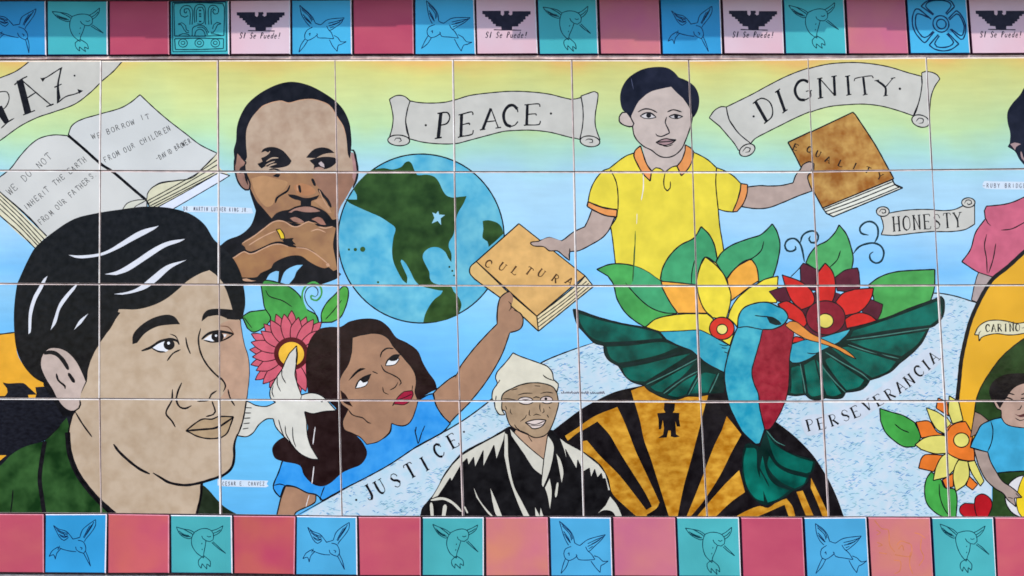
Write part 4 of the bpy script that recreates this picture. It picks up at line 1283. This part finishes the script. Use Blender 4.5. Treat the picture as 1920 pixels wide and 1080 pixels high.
fig('painted_flower', 'yellow and orange flower left of the oval')
LY = paint((228, 216, 112), 0.1, 24)
OO = paint((236, 122, 44), 0.12, 24)
sub('leaf'); Q(3, 2)
fill(paint((70, 164, 70), 0.18, 22), '838,903! 920,930 1010,955 1080,995 1102,1010! 1145,1120 1100,1190! 1020,1190 940,1140 880,1080 845,1000!', 2.0); line('950,1020 1000,1060 1060,1085', 1.8)
sub('leaf'); Q(3, 3)
fill(paint((70, 164, 70), 0.18, 22), '1225,298! 1190,350 1175,430 1190,530 1250,600 1330,642 1412,642! 1420,500 1400,430 1330,420 1300,360!', 2.0); line('1285,390 1290,480 1320,570 1365,635', 1.8)
sub('petal'); ell(OO, 1410, 60, 120, 120)
for q in ('1110,-75! 1210,-80 1270,0 1330,20! 1150,45! 1130,-20!', '1130,272! 1150,200 1180,170 1312,175! 1245,298!', '1308,360! 1390,310! 1392,412! 1335,422!', '1510,330! 1575,395! 1537,437! 1488,402!'):
    sub('petal'); fill(OO, q, 1.8)
Q(3, 2); sub('petal'); fill(OO, '1275,823! 1345,852! 1358,962! 1262,902!', 1.8)
sub('petal'); fill(LY, '1188,898! 1270,930 1332,972! 1342,1100! 1270,1062 1220,990!', 1.8)
sub('petal'); fill(LY, '1360,808! 1430,850! 1465,995! 1385,1020! 1352,930!', 1.8)
sub('petal'); fill(LY, '1335,960! 1375,1018! 1345,1050!', 1.4)
Q(3, 3)
for q in ('1103,95! 1180,42 1280,25 1338,30! 1348,160! 1250,162 1150,132!', '1240,364! 1260,270 1300,190 1348,153! 1432,205! 1400,280 1340,340!', '1410,447! 1390,350 1400,270 1430,210! 1502,222! 1512,330 1480,400!', '1595,407! 1530,310 1500,225! 1552,215! 1590,300 1622,370!'):
    sub('petal'); fill(LY, q, 1.8)
sub('flower_center')
fill(OO, '1335,60! 1345,150 1400,190 1480,215 1552,216! 1545,130 1522,100 1535,30 1505,-40 1482,-78! 1420,-68 1375,-45 1342,0!', 1.8)
ell(LY, 1452, 62, 58, 54, ol=1.8)
fig('painted_heart', 'red heart at the foot of the oval')
sub('painted_heart'); Q(3, 3)
fill(paint((182, 24, 34), 0.12, 24), '1550,540! 1560,490 1600,466 1640,475 1675,510 1682,560 1650,645! 1480,645! 1440,600 1445,560 1480,535!', 1.8)
line('1550,540 1558,600 1572,640', 1.8)

fig('painted_child', 'small child in blue shirt with a ball inside the oval')
CSK = paint((190, 156, 138), 0.12, 30)
sub('arm'); Q(3, 2)
fill(paint((160, 130, 112), 0.12, 30), '1552,928! 1600,950 1662,1002! 1580,1090! 1520,1120!', 1.5)
sub('shirt')
CBL = paint((66, 168, 206), 0.12, 22)
fill(CBL, '1572,1080! 1600,1030 1680,990 1750,972! 1780,1010 1850,1040 2060,1045! 2060,1370! 1800,1380 1700,1392! 1660,1310 1645,1232! 1518,1196! 1540,1140!', 2.0)
line('1672,1000 1688,1060 1680,1150 1648,1232', 1.8)
sub('face')
fill(CSK, '1685,835! 1720,905 1750,920 1752,970 1785,1020 1850,1042 2060,1060! 2060,690! 1900,715 1790,780!', 1.6)
sub('hair')
fill(paint((24, 18, 20), 0.35, 30), '1690,858! 1665,810 1660,760 1690,700 1760,655 1850,640 2060,640! 2060,690! 1900,722 1840,755 1795,815 1740,905! 1700,835!')
sub('features')
line('1765,805 1800,790 1850,800', 2.0); line('1750,838 1790,822 1830,835 1840,845', 2.6); line('1900,800 1925,790', 2.0); line('1895,830 1925,825', 2.4)
line('1905,880 1890,910 1870,915', 1.6); fill(paint((90, 50, 50), 0.2, 40), '1850,945! 1880,955 1930,940! 1930,965 1890,970!'); line('1855,975 1890,995 1930,985', 1.5)
sub('ball'); Q(3, 3)
ell(paint((222, 218, 216), 0.06, 30), 1935, 485, 155, 160, ol=1.8)
fill(paint((240, 205, 40), 0.1, 30), '1915,335! 1882,420 1865,520 1880,600 1912,645! 2060,645! 2060,330!', 1.5)
sub('arm')
fill(paint((172, 150, 138), 0.12, 30), '1545,128! 1650,152! 1670,220 1720,310 1760,370 1820,410 1870,450 1907,492! 1850,497! 1862,562! 1800,510 1770,465 1700,420 1630,350 1580,250!', 1.8)
line('1860,460 1890,490', 1.2); line('1800,490 1840,500', 1.2)

# ------------------------------------------------ the big portrait at the left
fig('painted_portrait', 'very large head of black haired man in green collared shirt')
GS = paint((20, 52, 20), 0.3, 18, (62, 102, 52), 0.24)
sub('shirt'); Q(0, 3)
fill(GS, '-160,340! 0,250 80,170 180,110 330,68! 350,50 400,0 500,-110! 540,50 560,160 600,280 670,400 760,520 870,645! -160,645!')
line('335,66 312,200 296,350 314,500 336,645', 7.0, taper=''); line('95,430 88,520 72,640', 2.0); line('345,52 400,0 450,-50', 2.0)
sub('shirt')
fill(paint((30, 42, 24), 0.3, 24), '1505,385! 1560,430 1640,520 1700,570 1782,617! 1790,645! 1450,645!')
Q(0, 2)
sub('hair')
fill(paint((14, 13, 18), 0.3, 46), '300,470! 700,100! 960,90! 800,420! 690,560! 652,690! 600,800! 590,900! 545,960! 470,960! 330,730!')
sub('face')
FACE = paint((202, 178, 152), 0.1, 24, (188, 162, 134), 0.5)
fill(FACE, '650,695! 660,600 700,490 760,390 850,260 900,120! 1030,100 1200,40 1350,-60 1570,-160! 1690,-20 1760,150 1802,242! 1808,300 1830,420 1860,520 1868,640 1855,780 1840,900 1820,1000 1790,1085 1775,1110 1757,1200 1752,1280 1730,1350 1650,1415 1520,1462! 1510,1560 1465,1725! 850,1725! 740,1605 650,1485 570,1370 525,1230 512,1100 540,960 575,900 600,800!', 2.4)
fill(paint((194, 156, 130), 0.12, 26), '1652,270! 1720,240 1802,242! 1808,300 1830,420 1860,520 1868,640 1855,780 1848,828! 1652,828! 1690,760 1680,700 1652,660!')
line('505,1080 520,1230 570,1370 650,1490 750,1602 860,1700', 8.5, taper=''); line('1510,1465 1508,1560 1470,1720', 4.0)
sub('ear')
fill(SKIN_A2, '325,495! 350,460 420,448 500,475 570,545 620,640 645,700! 612,780 597,860 575,905 530,917 480,890 440,840 400,760 350,680 315,600 308,540!')
line('332,492 370,480 420,490 465,528 500,580 516,612', 6.5, taper='b'); line('515,636 562,708', 5.5); line('425,640 440,690 490,735 492,756', 3.2)
line('597,835 602,872 590,900 560,916', 2.6); line('565,930 620,1020 690,1115', 2.6)
sub('hair')
HR = paint((14, 13, 18), 0.3, 46)
fill(HR, '352,720! 260,670 180,580 130,470 110,330 108,150 130,-30 150,-80 220,-230 270,-310 400,-420 560,-520 740,-565 900,-590 1050,-610 1150,-612 1280,-600 1420,-560 1530,-480 1600,-370 1645,-325 1740,-230 1800,-120 1830,0 1840,120 1818,232! 1780,238 1700,232! 1745,165! 1720,80 1690,0 1640,-80 1570,-135! 1500,-110 1400,-50 1350,0 1250,80 1150,130 1030,160 900,160 845,170! 905,185! 850,260 780,350 740,400 690,500 660,600 650,697! 620,640 570,540 500,470 430,450 370,455 325,500 310,560 320,630!')
HL = paint((226, 226, 232), 0.04, 30)
Q(0, 1)
for q in ('515,830! 600,835 740,820 820,790 900,740 1050,650 1190,612! 1150,642 1000,722 880,787 760,836 620,856 560,850!', '785,976! 880,950 1000,880 1150,780 1260,730 1388,710! 1350,732 1240,772 1100,862 960,952 870,982!',
          '855,1126! 960,1108 1040,1075 1130,1000 1250,910 1398,868! 1280,932 1180,1022 1100,1082 1000,1116 920,1130!', '358,988! 330,1010 285,1085 250,1150 220,1260 216,1425! 232,1410 242,1280 272,1170 320,1080!',
          '592,1035! 530,1090 450,1190 410,1300 382,1394! 422,1340 452,1240 512,1150 560,1090!', '664,1270! 600,1320 558,1392! 612,1342!'):
    sub('hair_highlight'); fill(HL, q)
sub('eyebrow'); Q(0, 2)
fill(ink(), '995,422! 1000,350 1060,280 1150,225 1250,200 1310,215 1353,272! 1280,275 1180,290 1090,340 1030,412!')
sub('eyebrow')
fill(ink(), '1513,252! 1525,200 1560,165 1640,155 1750,162! 1825,180 1818,232! 1720,232 1640,205 1560,215!')
sub('eye')
fill(paint((236, 236, 240), 0.03, 40), '1138,447! 1200,405 1260,398 1262,470 1230,478 1180,466!'); ell(ink(), 1270, 425, 42, 40); dot(1266, 414, 11, paint((240, 240, 244)))
line('1063,472 1130,447 1200,402 1280,384 1335,400 1346,425', 4.2); line('1140,450 1190,476 1242,480', 2.6); line('1275,345 1318,362 1342,405', 1.8); line('1255,547 1300,490 1357,462', 2.4)
sub('eye')
fill(paint((236, 236, 240), 0.03, 40), '1528,388! 1590,350 1605,398 1570,402!'); ell(ink(), 1632, 365, 46, 38); dot(1622, 358, 9, paint((240, 240, 244))); fill(paint((232, 230, 232)), '1675,345! 1702,348! 1685,372!')
line('1513,386 1560,346 1620,326 1690,330 1755,345', 4.2); line('1528,390 1600,406 1680,388 1755,346', 2.4); line('1648,284 1712,292 1757,345', 1.6, paint((130, 90, 70)))
sub('nose')
line('1507,303 1490,380 1505,480 1550,570 1620,650 1670,690 1692,735 1675,776', 2.8); line('1395,370 1405,430 1430,495', 2.6)
line('1365,710 1335,780 1325,850 1350,895 1390,905 1437,884', 3.0); line('1628,770 1585,800 1565,840 1480,852', 2.6)
line('1295,760 1290,840 1245,940 1290,1000 1316,1046', 2.8); line('1710,758 1725,820 1762,882', 2.4); line('1590,850 1615,930 1600,950 1545,966', 2.6)
sub('mouth')
fill(paint((182, 154, 120), 0.12, 30), '1395,1073! 1460,1020 1520,985 1590,985 1650,962 1752,964! 1735,1010 1710,1075 1690,1100 1640,1126 1550,1130 1470,1110 1425,1085!', 2.4)
line('1395,1072 1520,1062 1620,1050 1700,1002 1755,964', 3.2)
sub('jaw_line'); Q(0, 3)
line('1148,308 1200,340 1270,380 1380,400 1470,390 1560,365 1660,330 1735,270 1757,190 1757,100 1778,15', 4.2); line('852,92 890,145 970,220 1050,280 1125,317', 4.2)

# ------------------------------------------------ name strips
fig('painted_captions', 'small white name strips beside the portraits')
STRIP = paint((216, 228, 240), 0.04, 30)
SINK = paint((96, 96, 110), 0.2, 60)
tk = dict(thick=0.11, thin=0.1, serif=0, c=SINK, fit=0.7)
sub('name_strip'); RAW()
fill(STRIP, '340,386! 405,386 440,388 471,390! 474,400! 440,400 400,398 345,397!')
R(330, 370, 12); word('DR. MARTIN LUTHER KING JR.', 160, 290, 1640, 325, 85, **tk)
sub('name_strip'); R(400, 885, 16)
fill(STRIP, '130,220! 600,225 1100,240 1650,250! 1600,350 1660,410 1580,450! 1000,440 600,430 130,410!'); word('CESAR E. CHAVEZ', 270, 395, 1560, 400, 115, **tk)
sub('name_strip'); R(1830, 325, 21.3)
fill(STRIP, '280,400! 350,300 600,310 2000,330! 2000,640! 400,610 280,540!'); word('-RUBY BRIDGES', 280, 560, 2180, 575, 170, **tk)
sub('name_strip'); R(1030, 715, 14.77)
rs2 = random.Random(5)
x = 330
while x < 1540:                      # too small to read in the photograph: scribbled marks
    w_ = rs2.uniform(30, 60)
    if not 1060 < x < 1120:
        line('%.0f,%.0f %.0f,%.0f %.0f,%.0f %.0f,%.0f' % (x, 345 + rs2.uniform(-15, 8), x + w_ * .3, 285 + rs2.uniform(-20, 20), x + w_ * .6, 340, x + w_, 300 + rs2.uniform(-25, 30)), 1.0, SINK)
    x += w_
fig('mortar_drips', 'thin white mortar drips and scratches on the glaze')
sub('mortar_drips'); Q(1, 3)
DRIP = paint((230, 222, 220), 0.1, 40, rough=0.7)
for p, w in (('445,-40 436,20 428,90', 1.6), ('435,255 428,320 420,385', 1.6), ('400,470 385,520 375,560', 1.2), ('240,668 244,720 238,790', 2.0), ('238,805 239,838', 2.0)):
    line(p, w, DRIP)
dot(231, 978, 9, DRIP)
Q(0, 3)
fill(DRIP, '1465,622! 1500,628 1530,622! 1505,636!')
Q(2, 1)
for p, w in (('985,225 985,330 970,420', 1.6), ('938,520 935,600', 1.0)):
    line(p, w, DRIP)
# ------------------------------------------------------------------ border tiles
def lerp(a, b, t): return a + (b - a) * t
LINE_B = paint((12, 44, 86), 0.2, 60)
LINE_T = paint((12, 62, 74), 0.2, 60)
EAG = paint((34, 28, 46), 0.2, 50)
BIRD_A = ('1435,762 1480,742 1530,738 1570,755 1588,790 1585,820 1560,838 1530,832 1505,815 1495,795|1435,764 1418,800 1420,860 1445,920 1480,955 1496,967|1530,835 1520,880 1502,930 1496,967|1585,835 1625,870 1674,918|'
          '1575,842 1620,880 1674,918|1535,795 1550,802 1568,796|1435,765 1400,742 1340,726 1290,712! 1310,750 1345,785 1400,807 1422,800|1312,742 1360,772 1395,782|1335,770 1380,790 1410,792|1350,730 1400,760 1425,778|1322,757 1370,783 1405,790|1365,738 1415,768|'
          '1562,752 1600,737 1652,704! 1640,742 1610,775 1582,790|1580,770 1610,755 1635,735|1496,950 1456,980 1456,1020 1478,1046! 1482,1010 1500,1030 1522,1052! 1520,1012 1546,1032! 1545,990 1500,950|1500,850 1495,860|1497,895 1492,905', (1240, 645, 1705, 1085))
BIRD_B = ('402,710! 440,740 500,755 540,790 560,812|402,710 425,760 450,800 490,828 522,800|430,750 470,775 515,780|445,780 480,795 520,790|470,760 500,800|420,735 470,765 520,770|455,790 490,806 515,795|705,712 670,760 648,805|725,692 700,730 662,780|556,812 580,805 612,796|612,796 630,740 680,705 742,676! 735,720 700,770 660,815 652,832|'
          '690,715 660,760 640,800|715,705 690,740 655,785|600,818 640,830 662,860 668,900 650,922 620,910 592,890 586,868|622,872 640,880 632,892|664,905 682,960 690,1028! 668,970 650,920|592,906 540,905 480,895 442,878|'
          '445,880 400,905 370,945! 408,936 416,972! 436,925 472,890|460,870 445,900', (335, 620, 800, 1055))
BIRD_C = ('350,668! 400,710 440,760 457,815|350,668 360,740 385,800 412,838|365,700 420,760 432,800|370,740 410,790 425,820|385,775 420,815|362,685 425,748 440,790|375,760 415,803|590,838 640,818 680,788|500,836 560,800 694,777! 660,820 610,860 567,887 545,850|560,830 620,812 670,795|560,850 610,835 650,815|570,868 600,855|'
          '455,815 480,830 500,836|432,845 390,865 374,900 380,935 400,948 440,935 476,910 468,900|405,900 416,890 414,912|380,935 350,985 328,1044! 370,1000 402,950|470,915 482,936 540,946 606,952!|562,882 585,905 607,952|606,925 640,940 665,970 708,967! 670,990 645,1000 631,1050! 600,1010 575,960', (280, 645, 747, 1085))
def mapper(q, box):
    x0, y0, x1, y1 = box
    def f(p):
        s, t = (p[0] - x0) / (x1 - x0), (p[1] - y0) / (y1 - y0)
        a = (lerp(q[0][0], q[1][0], s), lerp(q[0][1], q[1][1], s)); b = (lerp(q[3][0], q[2][0], s), lerp(q[3][1], q[2][1], s))
        return (lerp(a[0], b[0], t), lerp(a[1], b[1], t))
    return f
BLUE1, BLUE2, BLUE3 = paint((56, 160, 216), 0.12, 9), paint((74, 180, 224), 0.1, 9), paint((80, 170, 214), 0.12, 11)
TEAL1, TEAL2 = paint((76, 186, 194), 0.12, 9), paint((78, 176, 180), 0.12, 11)
RED1, RED2 = paint((190, 76, 102), 0.12, 14, (200, 88, 108), 0.3, stretch=(1, 1, 1.8)), paint((198, 82, 104), 0.12, 14, (206, 98, 106), 0.3, stretch=(1, 1, 1.8))
PINK1 = paint((204, 108, 138), 0.1, 13, (214, 128, 128), 0.28)
PINK2 = paint((208, 114, 132), 0.1, 13, (218, 138, 108), 0.28)
PALE = paint((232, 202, 212), 0.08, 9, (234, 182, 192), 0.45)
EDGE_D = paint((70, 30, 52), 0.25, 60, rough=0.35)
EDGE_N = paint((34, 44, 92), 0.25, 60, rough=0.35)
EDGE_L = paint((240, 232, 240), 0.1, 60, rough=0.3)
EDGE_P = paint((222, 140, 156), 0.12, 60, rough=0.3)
TOP = [('B', BLUE1), ('A', TEAL1), ('', RED1), ('G', TEAL1), ('E', PALE), ('C', BLUE2), ('', RED1), ('C', BLUE2), ('E', PALE), ('A', TEAL1), ('', PINK1), ('B', BLUE1), ('E', PALE), ('A', TEAL1), ('', PINK1), ('M', BLUE2), ('E', PALE)]
BOT = [('', RED2), ('B', BLUE1), ('', paint((200, 86, 108), 0.12, 13, (212, 106, 96), 0.3)), ('A', TEAL2), ('', paint((192, 74, 98), 0.12, 13, (204, 106, 88), 0.28)), ('B', BLUE3), ('', RED2), ('A', TEAL2), ('', PINK2), ('C', BLUE3), ('', PINK1), ('A', TEAL2), ('', RED1), ('C', BLUE3), ('F', PINK2), ('A', TEAL2), ('', RED2)]
NAMES = {'A': ('hummingbird_drawing', 'teal tile with hummingbird drawn facing right'), 'B': ('hummingbird_drawing', 'blue tile with hummingbird drawn diving right'),
         'C': ('hummingbird_drawing', 'blue tile with hummingbird drawn diving left'), 'E': ('eagle_emblem', 'pale pink tile with stepped black eagle and words'),
         'G': ('glyph_drawing', 'teal tile with carved-looking glyph'), 'M': ('medallion_drawing', 'blue tile with four-lobed medallion'), 'F': ('faint_drawing', 'pink tile with faint orange drawing'), '': ('', 'plain red or pink tile')}

def strokes(spec, w, c):
    for s in spec.split('|'):
        p = spline(parse(s), False)
        line_pts(p, w, c, '')

def draw_border_tile(t, kind, is_blue):
    global MAPPER
    LAYERS.clear()
    RAW()
    lc = LINE_B if is_blue else LINE_T
    if kind in 'ABC':
        spec, box = {'A': BIRD_A, 'B': BIRD_B, 'C': BIRD_C}[kind]
        dx, dy, ra, k1, k2, ph = rr(-14, 14), rr(-14, 14), rr(-0.07, 0.07), rr(0.92, 1.08), rr(0.94, 1.06), rr(0, 6)
        bm = mapper(t.q, box)
        bcx, bcy = (box[0] + box[2]) / 2, (box[1] + box[3]) / 2
        def wob(p):          # every bird was drawn by hand
            x, y = (p[0] - bcx) * k1, (p[1] - bcy) * k2
            x, y = x * math.cos(ra) - y * math.sin(ra), x * math.sin(ra) + y * math.cos(ra)
            x += 7 * math.sin(y * 0.021 + ph); y += 7 * math.sin(x * 0.019 + ph * 2)
            return bm((bcx + x + dx, bcy + y + dy))
        MAPPER = wob
        strokes(spec, 1.35, lc)
    elif kind == 'E':
        MAPPER = mapper(t.q, (960, -10, 1890, 835))
        fill(EAG, '1060,178! 1345,178! 1345,235! 1375,255! 1395,230! 1395,180! 1470,178! 1480,205! 1460,225! 1490,250! 1520,235! 1525,185! 1805,185! 1805,235! 1770,240! 1770,265! 1725,265! 1725,310! 1690,315! 1690,345! 1650,350! 1650,375! 1610,380! 1610,415! 1515,418! 1510,465! 1350,465! 1345,418! 1260,412! 1260,380! 1215,375! 1215,345! 1190,340! 1190,310! 1150,305! 1150,275! 1100,270! 1100,235! 1060,225!')
        line('1230,464 1350,468 1500,470 1650,474', 1.6, EAG, '')
        word('SI Se Puede!', 1090, 585, 1740, 590, 92, thick=0.14, thin=0.1, serif=0, c=EAG, lean=0.25, fit=0.85)
    elif kind == 'G':
        MAPPER = mapper(t.q, (60, 0, 975, 835))
        for p in ('125,40! 500,30 880,45! 905,100 895,540! 500,548 125,545! 118,100!', '125,590! 500,580 890,590! 885,740! 500,755 135,755!', '95,25! 930,20! 935,780! 95,790!'):
            line(p, 1.7, lc, '', True)
        strokes('440,340 440,120 480,65 560,60 605,110 610,370|470,330 470,150 500,105 560,100 585,150 585,340 540,365 480,360|365,370 370,180 340,120 280,130 280,180 310,190 320,160|400,370 410,150 360,80 270,80 215,150 230,230 290,255 340,230|660,370 655,140 690,80 760,75 815,130 800,200 750,210 725,170 740,130 770,150|700,370 700,140 740,100|'
                '180,360 240,340 300,390 310,450 350,470|180,365 230,370 270,440 310,490 350,490|850,355 790,335 740,370 720,440|850,360 800,370 770,430 730,490 690,490|440,540 460,470 520,440 580,470 605,540|400,540 410,420 480,385 580,390 640,460 660,500|480,415 560,410 620,470 640,530|190,535 250,510 340,520 360,545|690,510 770,520 850,535', 1.5, lc)
        for x in (255, 510, 760):
            ell(None, x, 655, 68, 62, ol=1.4, olc=lc); ell(None, x, 652, 30, 26, ol=1.3, olc=lc)
        for y in (150, 205, 240, 322):
            line('508,%d 545,%d' % (y, y), 2.4, lc, '')
    elif kind == 'M':
        MAPPER = mapper(t.q, (80, -12, 1065, 830))
        ell(None, 615, 380, 130, 125, ol=2.2, olc=lc); ell(None, 622, 382, 78, 72, ol=2.2, olc=lc)
        for p in ('500,245! 310,110! 420,30 620,0 800,30 860,120! 720,240', '510,235! 385,110 440,45 620,20 760,45 805,100 705,225', '460,310! 270,155 220,150 160,260 150,400 190,520 270,620 330,665 400,600 495,500', '450,295! 240,225 200,330 210,450 290,570 330,585 400,560 480,490',
                  '745,300! 890,180 940,220 1010,360 1010,500 960,610 920,615 760,460', '760,320! 880,230 920,240 985,370 990,460 940,560 780,460', '560,540! 400,700! 480,760 620,790 760,765 885,685! 720,520', '575,560! 490,680 520,725 620,738 740,715 800,660 700,530'):
            line(p, 2.2, lc, '')
    elif kind == 'F':
        MAPPER = mapper(t.q, (750, 650, 1225, 1085))
        fc = paint((218, 130, 90), 0.15, 30)
        strokes('800,670 850,730 900,740 905,850 940,900|810,740 840,760 810,775|810,830 850,850 815,860|820,905 880,915|960,850 990,820 1030,830 1070,850 1060,930 1000,930 940,920|970,880 1000,850 1010,890|1100,760 1140,770 1180,800|1150,800 1140,880 1160,940 1120,1000|930,960 980,970 970,1040 930,1060|1060,900 1050,1000 1070,1060', 1.6, fc)
    MAPPER = None

def build_border(parent, xs0, xs1, y0f, y1f, kinds):
    for i, (kind, mat) in enumerate(kinds):
        j = lambda: rr(-0.5, 0.5)
        g = 1.5
        q = [(xs0[i] + g + j(), y0f(xs0[i]) + j()), (xs0[i+1] - g + j(), y0f(xs0[i+1]) + j()), (xs1[i+1] - g + j(), y1f(xs1[i+1]) + j()), (xs1[i] + g + j(), y1f(xs1[i]) + j())]
        blue = mat in (BLUE1, BLUE2, BLUE3)
        cool = blue or mat in (TEAL1, TEAL2)
        t = Tile(q, (1.4, 1.6, 2.0, 1.6), BORDER_Y, (rr(-0.008, 0.008), rr(-0.02, 0.02)))
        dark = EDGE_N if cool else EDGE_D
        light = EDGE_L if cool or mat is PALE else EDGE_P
        rims = [light if parent is bottom_border else dark, light, dark, dark]  # pale edges are sun highlights put into the colour; dark ones are glaze
        nm, lb = NAMES[kind]
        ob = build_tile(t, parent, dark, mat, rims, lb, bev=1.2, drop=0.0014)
        if kind:
            CUR['tiles'] = [t]
            CUR['root'] = parent
            fig(nm, None)
            FIGS[-1]['direct'] = ob
            sub(nm)
            draw_border_tile(t, kind, blue)
    CUR['tiles'] = MURAL
def piece(pts):
    def f(x):
        for (xa, ya), (xb, yb) in zip(pts, pts[1:]):
            if x <= xb:
                return lerp(ya, yb, (x - xa) / (xb - xa))
        return pts[-1][1]
    return f
build_border(top_border, TOPX0, TOPX1, piece([(-60, 1.5), (400, 1.0), (700, -2), (2000, -4)]), piece([(-60, 103.5), (500, 102.5), (1000, 101.5), (1500, 101.5), (2000, 100.5)]), TOP)
build_border(bottom_border, BOTX0, BOTX1, piece([(-60, 963.5), (200, 964.5), (430, 967), (700, 970), (2000, 971)]), piece([(-60, 1074), (400, 1075.5), (700, 1079.5), (2000, 1083)]), BOT)
# ------------------------------------------------------------------ build the painted figures: part (Empty) > sub-part (mesh)
for k, F in enumerate(FIGS):
    root = F['root'] or mural
    keys = [s for s in range(len(F['subs'])) if (k, s) in BUF and BUF[(k, s)]['f']]
    if not keys:
        continue
    org = Vector(root.matrix_basis.translation)
    if F.get('direct'):
        hub = F['direct']
    elif len(keys) == 1 and F['subs'][keys[0]][0] == F['name']:
        hub = root
    else:
        hub = bpy.data.objects.new(F['name'], None)
        hub.empty_display_size = 0.03
        COL.objects.link(hub)
        hub.parent = root
        if F['label']:
            hub['label'] = F['label']
    for s in keys:
        b = BUF[(k, s)]
        nm, lb = F['subs'][s]
        o = mesh_obj(nm, [(p[0] - org[0], p[1] - org[1], p[2] - org[2]) for p in b['v']], b['f'], b['mats'], b['m'], hub)
        if nm in ('wave_strokes', 'wing_lines', 'tail_lines', 'handwriting', 'lettering', 'islands', 'feather_lines', 'features', 'mortar_drips', 'tendrils', 'stitching'):
            o['kind'] = 'stuff'
        if hub is root and F['label']:
            o['label'] = F['label']
        elif lb:
            o['label'] = lb
